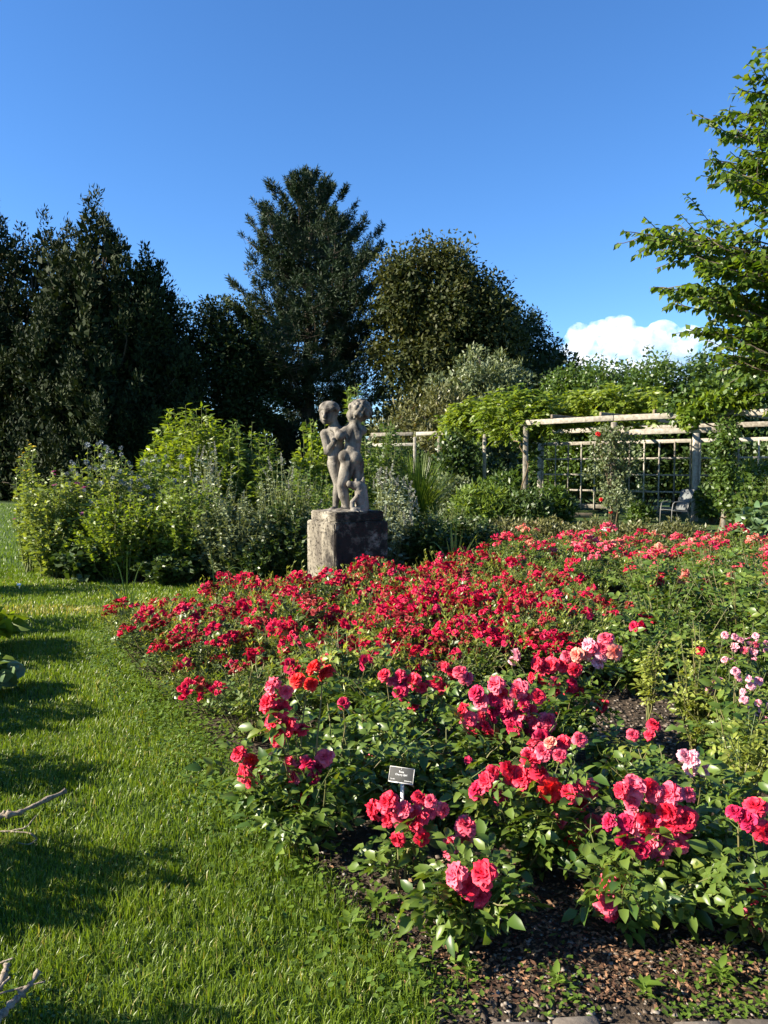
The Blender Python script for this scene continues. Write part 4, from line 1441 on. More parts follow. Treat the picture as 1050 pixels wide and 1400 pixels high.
leafy('border_plant', 'shaded dark plant with broad leaves before the fountain grass', 'plant', lp(575, 11.9), .95, .62, 70, M['shade_leaf'], .12, .055, 118, 24, .05)
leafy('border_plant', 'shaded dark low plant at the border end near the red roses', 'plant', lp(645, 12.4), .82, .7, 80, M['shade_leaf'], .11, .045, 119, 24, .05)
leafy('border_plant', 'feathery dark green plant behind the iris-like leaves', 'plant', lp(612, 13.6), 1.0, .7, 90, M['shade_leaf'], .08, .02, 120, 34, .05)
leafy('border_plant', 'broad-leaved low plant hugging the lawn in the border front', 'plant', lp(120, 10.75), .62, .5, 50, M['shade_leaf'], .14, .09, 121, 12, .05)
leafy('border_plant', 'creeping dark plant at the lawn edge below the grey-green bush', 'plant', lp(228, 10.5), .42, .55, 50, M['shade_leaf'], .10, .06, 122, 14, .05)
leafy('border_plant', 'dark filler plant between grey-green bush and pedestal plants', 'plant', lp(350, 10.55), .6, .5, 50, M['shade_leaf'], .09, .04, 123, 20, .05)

# fountain grass
rng = np.random.default_rng(130)
fx = thing('fountain_grass', 'arching clump of fine green fountain grass before the far pergola arm', 'grass plant', lp(572, 14.6))
m = MB()
for _ in range(900):
    a = rng.random() * 6.283
    q = .95 * rng.random() ** .7
    h = 1.95 * (1 - .35 * q ** 2) * (.75 + .25 * rng.random())
    c_, s_ = math.cos(a), math.sin(a)
    u = np.linspace(0, 1, 6)
    p = np.stack([c_ * (.08 + q * u ** 1.8), s_ * (.08 + q * u ** 1.8), h * (u ** .75) - .5 * q * np.maximum(u - .6, 0) ** 1.5], 1)
    w = .012 * (1 - .85 * u)
    sd = np.array([-s_, c_, 0])
    v = np.concatenate([p - sd * w[:, None], p + sd * w[:, None]])
    m.add(v, [[i, i + 1, 7 + i, 6 + i] for i in range(5)], None, rng.random())
obj('foliage', m, M['border_leaf'], fx)['kind'] = 'stuff'

# shrubs under and beside the pergola
def mound(name, label, cat, px, y, H, rad, mat, n_cl, L, W, seed, n_per=42, flower=None, stretch=1.0):
    rng = np.random.default_rng(seed)
    t = thing(name, label, cat, (gx(px, y), y, .004))
    C = surf_pts([(0, 0, H * .5, rad * stretch * .85, rad * .85, H * .46), (rad * .3, 0, H * .35, rad * .7, rad * .8, H * .34)], n_cl, rng, .35)
    C[:, 2] = np.abs(C[:, 2]) + .05
    sm_ = MB()
    for c_ in C[::3]:
        add_tube(sm_, wobble(rng, (c_[0] * .1, c_[1] * .1, 0), c_, 5, .03), np.linspace(.018, .004, 5), 4, cap=False)
    obj('stems', sm_, M['stem_brown'], t)['kind'] = 'stuff'
    m = MB()
    clumps(m, C, np.full(n_cl, .17 * H ** .5 + .05), n_per, L, W, rng, 1, up=.3)
    obj('foliage', m, mat, t)['kind'] = 'stuff'
    if flower:
        for k in range(flower[2]):
            d = C[rng.integers(len(C))] + rng.normal(size=3) * .06
            d[1] -= .12; d[2] += .06
            link(flower[1], flower[0], t, d, (rng.normal() * .4, rng.normal() * .4, rng.random() * 6), flower[3] * (.8 + .4 * rng.random()))
    return t


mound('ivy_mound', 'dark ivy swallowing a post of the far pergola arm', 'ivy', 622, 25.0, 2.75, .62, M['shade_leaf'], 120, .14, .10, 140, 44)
mound('ivy_mound', 'looser ivy at the foot of the swallowed post', 'ivy', 615, 22.5, 1.3, .75, M['grey_leaf'], 80, .13, .08, 141)
mound('low_shrub', 'leafy shrub under the far pergola arm beside the corner post', 'shrub', 690, 22.4, 1.35, .85, M['mid_leaf'], 100, .15, .07, 142)
mound('low_shrub', 'spreading strappy shrub before the corner post of the pergola', 'shrub', 655, 20.3, 1.0, .8, M['border_leaf'], 90, .18, .05, 143)
mound('low_shrub', 'rounded shrub at the foot of the corner post', 'shrub', 722, 20.0, .9, .7, M['shade_leaf'], 80, .13, .06, 144)
mound('low_shrub', 'shrub between corner post and first trellis panel', 'shrub', 757, 21.0, .95, .6, M['mid_leaf'], 70, .13, .06, 145)
mound('low_shrub', 'low leafy shrub growing inside the pergola by the middle trellis', 'shrub', 872, 22.6, .5, .4, M['mid_leaf'], 30, .12, .06, 146)
mound('low_shrub', 'green shrub inside the pergola beyond the chair', 'shrub', 975, 22.0, 1.0, .5, M['mid_leaf'], 50, .14, .07, 147)
mound('low_shrub', 'leafy shrub behind the vine-wrapped post', 'shrub', 1030, 19.0, 1.6, .8, M['mid_leaf'], 90, .14, .07, 148)
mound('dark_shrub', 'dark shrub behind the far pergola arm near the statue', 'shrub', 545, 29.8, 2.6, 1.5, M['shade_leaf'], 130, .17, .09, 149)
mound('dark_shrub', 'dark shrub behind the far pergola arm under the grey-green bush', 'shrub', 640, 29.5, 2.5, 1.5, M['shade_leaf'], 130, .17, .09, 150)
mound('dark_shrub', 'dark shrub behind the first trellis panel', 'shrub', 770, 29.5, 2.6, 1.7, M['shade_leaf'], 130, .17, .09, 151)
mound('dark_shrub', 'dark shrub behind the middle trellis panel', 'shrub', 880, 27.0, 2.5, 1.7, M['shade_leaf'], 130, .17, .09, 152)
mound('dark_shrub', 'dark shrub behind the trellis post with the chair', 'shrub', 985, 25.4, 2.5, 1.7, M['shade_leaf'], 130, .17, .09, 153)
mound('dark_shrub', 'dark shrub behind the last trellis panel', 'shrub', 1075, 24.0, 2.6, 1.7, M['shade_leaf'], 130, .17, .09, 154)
for i, (px, y, lab) in enumerate(((705, 14.2, 'olive low hedge bush next to the border end'), (760, 14.0, 'olive low hedge bush second from the border end'), (812, 13.8, 'olive low hedge bush by the white stake label'), (868, 13.6, 'olive low hedge bush before the climbing rose post'), (925, 13.4, 'olive low hedge bush before the chair'))):
    mound('hedge_bush', lab, 'bush', px, y, .55, .62, M['olive_leaf'], 90, .075, .03, 160 + i, 50)
M['bigleaf'] = leaf_mat('broad_blue_green_leaf', (.06, .12, .045), (.16, .23, .10), trans=.3, rough=.4)
leafy('broadleaf_plant', 'plant with big blue-green leaves at the bed edge below the vine-wrapped post', 'plant', (gx(1035, 13.0), 13.0, .006), .95, .55, 26, M['bigleaf'], .30, .16, 170, 9, .15, kind=3)
leafy('broadleaf_plant', 'leafy rose-like plant behind the big blue-green leaves', 'plant', (gx(1045, 15.0), 15.0, .006), 1.5, .65, 50, M['mid_leaf'], .14, .08, 171, 20, .15)

# ------------------------------------------------------------------ vines on the pergola
def vine(label, pts, rads, mat, n_cl, L, W, seed, posts=(), pinn=True, hang=.35, name='pergola_vine', n_per=44, foot=None):
    rng = np.random.default_rng(seed)
    base = pts[0]
    t = thing(name, label, 'vine', (base[0], base[1], 0))
    P = np.array([[p[0] - base[0], p[1] - base[1], p[2]] for p in pts])
    sm_, m = MB(), MB()
    P0 = np.array(foot if foot is not None else base, float) - np.array(base, float)
    P0[2] = 0
    full = np.concatenate([[P0], [P0 + [.03, -.03, 1.2]], [P0 + [-.03, -.02, 2.3]], P[:1] * [.5, .5, 1] + P0 * [.5, .5, 0], P])
    seg = []
    for a, b in zip(full[:-1], full[1:]):
        seg.append(wobble(rng, a, b, 9, .07))
    ln = np.concatenate(seg)
    ln = ln[np.r_[True, np.linalg.norm(np.diff(ln, axis=0), axis=1) > 1e-4]]
    add_tube(sm_, ln, np.linspace(.024, .010, len(ln)), 6)
    d = np.r_[0, np.cumsum(np.linalg.norm(np.diff(P, axis=0), axis=1))]
    u = rng.random(n_cl) * d[-1]
    C = np.stack([np.interp(u, d, P[:, c]) for c in range(3)], 1)
    rr = np.interp(u, d, rads)
    C += rand_dirs(rng, n_cl) * (rr * (.25 + .75 * rng.random(n_cl)))[:, None] * np.array([1, 1, .62])
    C[:, 2] += .3 * rr - hang * rr * rng.random(n_cl) ** 3 * 2
    for c_ in C[::4]:
        k = np.argmin(np.linalg.norm(ln - c_, axis=1))
        add_tube(sm_, wobble(rng, ln[k], c_, 4, .03), np.linspace(.010, .003, 4), 4, cap=False)
    if pinn:      # pinnate sprays: pairs of drooping leaflets along a curved stalk
        n = n_cl * 7
        i = np.repeat(np.arange(n_cl), 7)
        a = rng.random(n) * 6.283
        out = np.stack([np.cos(a), np.sin(a), .55 + .75 * rng.normal(size=n)], 1)
        s = C[i] + rng.normal(size=(n, 3)) * .1
        for k in range(6):
            f = (k + 1) / 6
            q = s + norm(out) * f * .30 + np.array([0, 0, -.16]) * f ** 2
            sd = np.stack([-np.sin(a), np.cos(a), np.zeros(n)], 1)
            for sg_ in (-1, 1):
                add_leaves(m, q, sd * sg_ + norm(out) * .7 + [0, 0, -.35], np.array([-.3, -.3, .8]) + .7 * rng.normal(size=(n, 3)), L * (.7 + .5 * rng.random(n)), W, 1, np.clip(rng.normal(.5, .2, n), 0, 1))
    else:
        clumps(m, C, np.full(n_cl, .19), n_per, L, W, rng, 1, up=-.1)
    obj('stems', sm_, M['stem_brown'], t)['kind'] = 'stuff'
    obj('foliage', m, mat, t)['kind'] = 'stuff'
    return t


def on(p, z=PH + .05, d=(0, 0)):
    return (p.x + d[0], p.y + d[1], z)


vine('bright yellow-green wisteria draped over the corner of the pergola', [on(FAR[0], 2.9, (.5, -.6)), on(FR[3], 3.1, (-.5, 1.4)), on(FR[3], 3.15, (.1, .3)), on(FR[3], 3.0, (.7, .4))], [.6, .85, .8, .4], M['lime_leaf'], 130, .15, .06, 180, foot=on(FR[3], 0, (-.12, -.1)))
vine('bright wisteria along the far pergola arm', [on(FAR[1], 2.85, (.3, 0)), on(FAR[0], 3.2, (-.6, .4)), on(FAR[0], 3.35, (.6, .5))], [.4, .75, .85], M['lime_leaf'], 110, .15, .06, 181, foot=on(FAR[1], 0, (.1, -.1)))
vine('mid-green vine hanging into the first bay behind the corner post', [on(FR[3], 1.4, (.5, 2.2)), on(FR[3], 2.6, (.6, 2.2)), on(FR[3], 2.9, (1.4, 1.8))], [.2, .3, .35], M['mid_leaf'], 22, .14, .055, 182, foot=on(FR[3], 0, (.5, 2.2)))
mpt = (FR[2] + FR[3]) / 2
vine('green vine heaped on the rafters behind the climbing rose', [(mpt.x, mpt.y + 2.5, 3.1), (FR[2].x + .3, FR[2].y + 2.8, 3.25), (FR[2].x + 1.6, FR[2].y + 2.0, 3.2)], [.7, .9, .8], M['lime_leaf'], 110, .15, .06, 183, foot=on(BK[2], 0, (.2, -.2)))
vine('dense leafy vine wrapped round a front post down to the ground', [on(FR[1], .5, (.05, -.1)), on(FR[1], 1.6, (-.05, -.12)), on(FR[1], 2.8, (0, -.1))], [.2, .28, .32], M['mid_leaf'], 90, .09, .055, 184, pinn=False, hang=.1)
vine('broad-leaved vine spilling over the roof beside the wrapped post', [(FR[1].x - .9, FR[1].y + .9, 3.0), (FR[1].x, FR[1].y + .5, 3.35), (FR[0].x - .6, FR[0].y + .3, 3.3), (FR[0].x, FR[0].y, 3.1)], [.3, .55, .7, .6], M['mid_leaf'], 105, .14, .10, 185, pinn=False, hang=.5, foot=on(FR[1], 0, (.14, .1)))
vine('bright broad-leaved vine on the beam above the chair', [(FR[1].x - .8, FR[1].y + .5, 2.7), (FR[1].x - .5, FR[1].y + .25, 3.05), (FR[1].x + .5, FR[1].y - .3, 3.1)], [.2, .3, .3], M['lime_leaf'], 34, .13, .09, 186, pinn=False, foot=on(FR[1], 0, (-.13, .1)))

# ------------------------------------------------------------------ roses
M['rose_leaf'] = leaf_mat('rose_leaf', (.042, .090, .014), (.135, .190, .032), trans=.33, rough=.38, spec=.4, tint=(1.3, 1.25, .35), cc=(.18, .20, .03))
M['rose_leaf_small'] = leaf_mat('small_rose_leaf', (.05, .10, .018), (.15, .20, .04), trans=.38, rough=.38, spec=.5, cc=(.22, .20, .05))
M['young_leaf'] = leaf_mat('young_rose_leaf', (.17, .22, .035), (.32, .36, .07), trans=.45, rough=.4)
M['cane'] = leaf_mat('rose_cane', (.07, .10, .025), (.16, .13, .05), trans=0.0, rough=.55)
PET = {
    'red': petal_mat('crimson_petal', (.48, .005, .042), (.74, .018, .085)),
    'coral': petal_mat('coral_red_petal', (.60, .010, .038), (.86, .055, .105)),
    'pink': petal_mat('hot_pink_petal', (.70, .040, .10), (.86, .17, .23)),
    'pale': petal_mat('pale_pink_petal', (.76, .26, .34), (.90, .52, .57), .35),
    'salmon': petal_mat('salmon_petal', (.70, .13, .10), (.85, .36, .26)),
    'orange': petal_mat('orange_red_petal', (.66, .010, .014), (.85, .045, .035)),
    'spent': petal_mat('faded_crimson_petal', (.16, .008, .014), (.34, .04, .035)),
    'magenta': petal_mat('deep_pink_petal', (.46, .008, .05), (.66, .03, .11)),
}


def bloom(R_, seed, layers=((9, 1.0, 106), (9, .98, 88), (9, .93, 70), (8, .86, 54), (8, .76, 40), (7, .63, 26), (5, .48, 10)), nu=5, nv=4):
    """A double rose: rings of cupped, curled petals."""
    rng = np.random.default_rng(seed)
    m = MB()
    for li, (n, ln, ang) in enumerate(layers):
        for k in range(n):
            a = 6.283 * (k + .5 * (li % 2)) / n + .25 * rng.normal()
            ph = R(ang + 9 * rng.normal())
            L_ = R_ * ln * (.9 + .2 * rng.random())
            wd = R_ * ((.50 + .26 * ln) if nu < 5 else (.26 + .26 * ln)) * (.85 + .3 * rng.random())
            u = np.linspace(-1, 1, nu)[None]
            v = np.linspace(0, 1, nv)[:, None]
            bend = ph * (.45 + .55 * v ** .7)
            cr, cz = np.sin(bend), np.cos(bend)
            curl = np.maximum(v - .72, 0) * 1.3
            rr = L_ * v * cr + curl * L_ * .35 - (u ** 2) * wd * .42 * np.cos(ph * .5) * v
            zz = L_ * v * cz - curl * L_ * .35 + (u ** 2) * wd * .25 * v * math.sin(ph)
            zz = zz + .085 * R_ * np.sin(u * 5 + li * 2 + k * 3) * v ** 2 + .07 * R_ * rng.normal(size=u.shape) * v ** 3
            rr = rr + .06 * R_ * rng.normal(size=u.shape) * v ** 3
            ww = wd * u * np.sqrt(np.clip(v * 1.5, 0, 1)) * (1 - .22 * np.maximum(v - .75, 0) * 4 * u ** 2)
            x = rr * math.cos(a) - ww * math.sin(a)
            y = rr * math.sin(a) + ww * math.cos(a)
            zz = zz + 0 * x
            P_ = np.stack([x, y, zz + R_ * .12], -1).reshape(-1, 3)
            q = [[i * nu + j, i * nu + j + 1, (i + 1) * nu + j + 1, (i + 1) * nu + j] for i in range(nv - 1) for j in range(nu - 1)]
            var = np.clip(.30 + .5 * np.repeat(v[:, 0] ** 2, nu) * (li < 3) + .2 * rng.normal(), 0, 1)
            m.add(P_, q, None, var)
    return m


def sepals(m, R_):
    a = np.arange(5) * 6.283 / 5
    add_leaves(m, np.zeros((5, 3)), np.stack([np.cos(a), np.sin(a), np.full(5, -.25)], 1), [0, 0, 1], R_ * .8, R_ * .25, 1, .5)
    add_tube(m, [(0, 0, -R_ * .45), (0, 0, -R_ * .2), (0, 0, R_ * .15)], [R_ * .08, R_ * .2, R_ * .12], 6)


SEP = MB()
sepals(SEP, .036)
SEPALS = SEP.mesh('calyx', M['stem_green'])
BLOOM = {}
for c in PET:
    BLOOM[c] = [bloom(.038, 200 + k).mesh('rose_bloom', PET[c]) for k in range(3)]
SMALL_L = ((6, 1.0, 85), (5, .8, 50), (3, .55, 20))


def umbel(seed, mat, n, rad, R_):
    """A flat cluster of many small roses with a few buds."""
    rng = np.random.default_rng(seed)
    m = MB()
    protos = [bloom(R_, seed * 7 + k, SMALL_L, 3, 3) for k in range(3)]
    for k in range(n):
        r = rad * math.sqrt((k + .5) / n)
        a = k * 2.4 + .3 * rng.normal()
        T = Matrix.Translation((r * math.cos(a), r * math.sin(a), -.55 * r * r / rad + .010 * rng.normal())) @ Euler((.45 * rng.normal() - .35 * math.sin(a) * r / rad, .45 * rng.normal() + .35 * math.cos(a) * r / rad, a)).to_matrix().to_4x4() @ Matrix.Scale(.7 + .5 * rng.random(), 4)
        p = MB(); p.merge(protos[k % 3])
        p.A = [np.clip(x + .3 * (rng.random() - .5), 0, 1) for x in p.A]
        m.merge(p, T)
    return m.mesh('flower_cluster', mat)


UMB = {c: [umbel(230 + k, PET[c], (9, 14, 19, 6)[k], (.042, .058, .068, .03)[k], .0165) for k in range(4)] for c in ('red', 'magenta', 'pink', 'pale', 'salmon', 'orange', 'spent')}

# compound rose leaf: stalk and five toothed-looking folded leaflets
def comp_leaf(seed, L=.055, kind=3):
    rng = np.random.default_rng(seed)
    m = MB()
    st = np.array([(0, 0, 0), (.035, 0, .012), (.075, 0, .010), (.105, 0, -.004)]) * (L / .055)
    add_tube(m, st, [.0013, .0011, .0009, .0007], 4, .6, False)
    P_ = [st[1], st[1], st[2], st[2], st[3]]
    D_ = [(.45, .85, .1), (.45, -.85, .1), (.6, .75, .05), (.6, -.75, .05), (1, 0, -.1)]
    s_ = np.array([.72, .72, .92, .92, 1.12])
    add_leaves(m, np.array(P_), np.array(D_) + .12 * rng.normal(size=(5, 3)), np.array([0, 0, 1.]) + .22 * rng.normal(size=(5, 3)), L * s_ * (.9 + .2 * rng.random(5)), L * .62 * s_, kind, np.clip(.45 + .2 * rng.normal(size=5), 0, 1), fold=.2, droop=.18)
    return m


CL = [comp_leaf(260 + k) for k in range(4)]
CLM = [c.mesh('leaf', M['rose_leaf']) for c in CL]
CLM_Y = [c.mesh('leaf', M['young_leaf']) for c in CL[:2]]


def orient(d, n):
    x = Vector(d).normalized()
    z = Vector(n)
    y = z.cross(x)
    if y.length < 1e-4:
        y = Vector((0, 1, 0))
    y.normalize()
    z = x.cross(y)
    return Matrix((x, y, z)).transposed()


# --- prototype cluster-flowered bushes (many copies)
def cluster_bush(seed, H, rad, n_st, colors, leafm, Lf, n_flower, label, group, name='rose_bush', leaves_per=11, umb=(0, 1, 2, 3), loc=(0, 0, 0), young=6):
    rng = np.random.default_rng(seed)
    t = thing(name, label, 'rose bush', loc, 0, group)
    sm_, lm_ = MB(), MB()
    ends = []
    for s in range(n_st):
        a = 2.4 * s + .3 * rng.normal()
        q = rad * math.sqrt((s + .6) / n_st)
        h = H * (1 - .38 * (q / rad) ** 2) * (.82 + .3 * rng.random())
        e = np.array([math.cos(a) * q, math.sin(a) * q, h])
        ln = wobble(rng, (e[0] * .15, e[1] * .15, 0), e, 6, .018, .04)
        add_tube(sm_, ln, np.linspace(.005, .0022, 6), 4, rng.random(), False)
        ends.append(e)
        for u in .18 + .77 * rng.random(leaves_per):
            p = np.array([np.interp(u, np.linspace(0, 1, 6), ln[:, c]) for c in range(3)])
            az = rng.random() * 6.283
            d = (math.cos(az) + .4 * math.cos(a), math.sin(az) + .4 * math.sin(a), .25 + .35 * rng.normal())
            Mx = Matrix.Translation(p) @ orient(d, (.6 * rng.normal() - .2, .6 * rng.normal() - .1, .9)).to_4x4() @ Matrix.Scale(Lf / .055 * (.75 + .5 * rng.random()), 4)
            k = MB()
            k.merge(SIMPLE[rng.integers(3)])
            k.A = [np.clip(k.A[0] + .35 * (rng.random() - .5), 0, .97)]
            lm_.merge(k, Mx)
    obj('stems', sm_, M['cane'], t)['kind'] = 'stuff'
    obj('foliage', lm_, leafm, t)['kind'] = 'stuff'
    order = np.argsort([-e[2] + .1 * rng.normal() for e in ends])
    for i in order[:n_flower]:
        e = ends[i]
        c = colors[rng.integers(len(colors))]
        fc = link('flower_cluster', UMB[c][umb[rng.integers(len(umb))]], t, (e[0], e[1], e[2] + .012), (.30 * rng.normal() - .25 * e[1] / rad, .30 * rng.normal() + .25 * e[0] / rad, rng.random() * 6), .8 + .65 * rng.random())
        fc['kind'] = 'stuff'
    # pale new shoots that stand above the flowers
    nm = MB()
    for k in range(young):
        e = ends[int(rng.integers(len(ends)))] * [1, 1, .8]
        top = e + np.array([.05 * rng.normal(), .05 * rng.normal(), .10 + .14 * rng.random()])
        ln = wobble(rng, e, top, 5, .006)
        add_tube(nm, ln, np.linspace(.002, .001, 5), 3, .4, False)
        n = 12
        u = rng.random(n)
        p = e + (top - e) * u[:, None]
        a = rng.random(n) * 6.283
        add_leaves(nm, p, np.stack([np.cos(a), np.sin(a), .9 + .4 * rng.random(n)], 1), rand_dirs(rng, n), .028 + .016 * rng.random(n), .009 + .005 * rng.random(n), 2, np.clip(.45 + .3 * rng.normal(size=n), 0, 1))
    obj('new_growth', nm, M['young_leaf'], t)['kind'] = 'stuff'
    return t


SIMPLE = [comp_leaf(270 + k, kind=2) for k in range(3)]
RED_LAB = 'low bush of small crimson roses in flat clusters, in the bed before the pedestal'
RED_GRP = 'crimson cluster rose bushes before the pedestal'
RED_ZONE = (('sparsely flowered crimson cluster rose bush, mostly small green leaves', 'sparse crimson rose bushes'),
            ('crimson cluster rose bush along the lawn edge of the bed', 'crimson rose bushes along the lawn'),
            ('crimson cluster rose bush beside the tuft of strap leaves past the pedestal', 'crimson rose bushes past the pedestal'),
            ('crimson cluster rose bush hiding the foot of the pedestal', 'crimson rose bushes at the pedestal foot'),
            ('crimson cluster rose bush on the gravel-patch flank of the bed', 'crimson rose bushes toward the gravel'),
            ('crimson cluster rose bush in the dense middle of the bed', 'crimson rose bushes in the bed middle'))
protos = [cluster_bush(300 + k, .49, .40, 36, ['red'] * 7 + ['magenta', 'spent', 'spent'], M['rose_leaf_small'], .034, (20, 16, 25, 7)[k], RED_LAB, RED_GRP, leaves_per=12, young=(16, 24, 12, 16)[k]) for k in range(4)]
RED_POLY = [(-.72, 3.95), (-1.05, 4.35), (-1.4, 4.95), (-1.85, 5.75), (-2.25, 6.6), (-2.3, 7.25), (-1.8, 8.1), (-1.2, 8.55), (-.2, 8.75), (.55, 9.2), (1.0, 9.7), (1.75, 9.3), (2.1, 8.0), (2.05, 6.4), (1.5, 5.3), (.5, 4.75), (-.35, 4.3)]
rng = np.random.default_rng(310)
spots = []
for i, yy in enumerate(np.arange(4.02, 9.9, .43)):
    for xx in np.arange(-2.6, 2.4, .50):
        x, y = xx + .25 * (i % 2) + .08 * rng.normal(), yy + .08 * rng.normal()
        if in_poly(np.array([x]), np.array([y]), RED_POLY)[0] and math.hypot(x - PED.x, y - PED.y) > .88:
            spots.append((x, y))
used = set()
for i, (x, y) in enumerate(spots):
    k = int(rng.integers(4))
    edge = bed_edge_dist(np.array([x]), np.array([y]))[0]
    if edge < .6 or (y < 5.3):
        k = 3 if (rng.random() < .6 or y < 4.9) else 1
    elif rng.random() < .14:
        k = 3
    s = (.74 + .44 * rng.random()) * (.9 if edge < .5 else 1.0)
    if k not in used:
        used.add(k)
        o = protos[k]
        o.location = (x, y, .006); o.rotation_euler = (0, 0, rng.random() * 6); o.scale = (s,) * 3
        cp = o
    else:
        cp = copy_thing(protos[k], (x, y, .006), rng.random() * 6, None, s)
    z_ = 0 if k == 3 else 1 if (edge < .6 and x < -.5) else 2 if y > 8.9 and x > -.1 else 3 if math.hypot(x - PED.x, y - PED.y) < 1.7 else 4 if x > 1.2 else 5
    cp['label'], cp['group'] = RED_ZONE[z_]
for k in range(4):
    if k not in used:
        protos[k].location = (.2 + .4 * k, 8.0, .006)
print('red bushes', len(spots))

# mixed pink, salmon and orange cluster roses farther back
BACK_LAB = 'bush of pink and salmon cluster roses in the farther bed toward the pergola'
BACK_GRP = 'pink and salmon cluster rose bushes toward the pergola'
bp = [cluster_bush(330 + k, .58, .46, 34, (['pink', 'magenta', 'red', 'red'], ['salmon', 'orange', 'pink', 'red'], ['magenta', 'pink', 'red', 'spent'])[k], M['rose_leaf'], .040, (5, 4, 5)[k], BACK_LAB, BACK_GRP, leaves_per=13, umb=(0, 1, 2)) for k in range(3)]
rng = np.random.default_rng(340)
BACK_POLY = [(1.5, 10.4), (2.3, 9.2), (2.6, 8.0), (4.3, 8.2), (5.6, 9.5), (6.6, 11.0), (6.6, 11.8), (5.0, 12.3), (2.4, 12.2)]
spots = []
for i, yy in enumerate(np.arange(7.9, 14.2, .58)):
    for xx in np.arange(1.3, 7.4, .64):
        x, y = xx + .3 * (i % 2) + .1 * rng.normal(), yy + .1 * rng.normal()
        if in_poly(np.array([x]), np.array([y]), BACK_POLY)[0] and x < .56 * y + .6:
            spots.append((x, y))
for i, (x, y) in enumerate(spots):
    k = i % 3
    s = .85 + .3 * rng.random()
    if i < 3:
        cp = bp[k]
        cp.location = (x, y, .006); cp.scale = (s,) * 3; cp.rotation_euler = (0, 0, rng.random() * 6)
    else:
        cp = copy_thing(bp[k], (x, y, .006), rng.random() * 6, None, s)
    ww = 'before the olive hedge' if y > 10.4 else 'behind the tall leafy bushes'
    cp['label'] = 'rose bush with ' + ('pink and red', 'salmon and orange', 'deep pink and faded')[k] + ' clusters ' + ww
    cp['group'] = ('pink-red', 'salmon-orange', 'deep pink')[k] + ' rose bushes ' + ww
# the bed goes on past the edge of the photograph
for k in range(20):
    y = 2.9 + 5.6 * (k + .5) / 20
    x = .5 * y + (.45, 1.05, 1.6)[k % 3] + .1 * rng.normal()
    cp = copy_thing(bp[k % 3], (x, y, .006), rng.random() * 6, 'rose bush with ' + ('pink and red', 'salmon and orange', 'deep pink and faded')[k % 3] + ' clusters beyond the pale pink bushes', .85 + .25 * rng.random(), ('pink-red', 'salmon-orange', 'deep pink')[k % 3] + ' rose bushes beyond the pale pink ones')
print('back bushes', len(spots))

# --- large-flowered bushes, every bloom and leaf a piece of its own
def big_bush(label, base, clusters, seed, n_fill=10, fill_r=.28, fill_h=.32, leaf_n=7, leaf_s=1.0, name='rose_bush', small=False, young=0.0, group=None, leafmesh=None):
    """clusters: (px, py, n, colour, size[, depth offset]); base: pixel of the bush's foot on the ground."""
    rng = np.random.default_rng(seed)
    b = at(base[0], base[1], z=0.006)
    t = thing(name, label, 'rose bush', b, 0, group)
    sm_ = MB()
    lines = []
    for cl in clusters:
        px, py, n, col, size = cl[:5]
        dy = cl[5] if len(cl) > 5 else 0.0
        c = np.array(at(px, py, y=b.y + dy - .03)) - np.array(b)
        c[2] = max(c[2], .10)
        rad = .036 * size * math.sqrt(n)
        ln = wobble(rng, (c[0] * .12, c[1] * .12, 0), c - np.array([0, 0, .05]), 7, .012, .03)
        add_tube(sm_, ln, np.linspace(.0055, .003, 7), 5, rng.random(), False)
        lines.append((ln, 1.0))
        for k in range(n):
            r = rad * math.sqrt((k + .35) / n) if n > 1 else 0
            a = 2.4 * k + seed
            # clusters face the camera side, the light and the sky
            off = np.array([math.cos(a) * r, -.5 * abs(math.sin(a)) * r + .35 * r * rng.normal(), math.sin(a) * r * .85])
            p = c + off
            tl = Vector((off[0] * 14 + .5 * rng.normal() - .35, -.75 + .4 * rng.normal(), .75 + off[2] * 10 + .3 * rng.normal()))
            q = tl.to_track_quat('Z', 'Y').to_euler()
            cc = col if isinstance(col, str) else col[int(rng.integers(len(col)))]
            s = .92 * size * (.74 + .46 * rng.random())
            if small:
                s *= .62
            f = link('flower', BLOOM[cc][int(rng.integers(3))], t, p, q, s)
            link('calyx', SEPALS, f, (0, 0, 0))
            add_tube(sm_, wobble(rng, ln[-1], p - np.array(tl.normalized()) * .014, 4, .004), [.0022, .002, .0018, .0018], 4, rng.random(), False)
    for k in range(n_fill):
        a = rng.random() * 6.283
        q = fill_r * math.sqrt(rng.random())
        e = np.array([math.cos(a) * q, math.sin(a) * q, fill_h * (.55 + .55 * rng.random())])
        ln = wobble(rng, e * [.12, .12, 0], e, 6, .012, .03)
        add_tube(sm_, ln, np.linspace(.0045, .002, 6), 4, rng.random(), False)
        lines.append((ln, .9))
    nl = 0
    for ln, top in lines:
        n = len(ln)
        for u in np.linspace(.25, top * .97, leaf_n) + .06 * rng.normal(size=leaf_n):
            if nl >= 290:
                break
            p = np.array([np.interp(u, np.linspace(0, 1, n), ln[:, c]) for c in range(3)])
            az = rng.random() * 6.283
            d = (math.cos(az), math.sin(az), .22 + .3 * rng.normal())
            Mx = orient(d, (.6 * rng.normal() - .2, .6 * rng.normal() - .15, 1))
            me = (leafmesh or CLM)[int(rng.integers(len(leafmesh or CLM)))]
            if young and u > .75 and rng.random() < young:
                me = CLM_Y[int(rng.integers(2))]
            link('leaf', me, t, p, Mx.to_euler(), leaf_s * (.72 + .5 * rng.random()))
            nl += 1
    obj('stems', sm_, M['cane'], t)['kind'] = 'stuff'
    return t


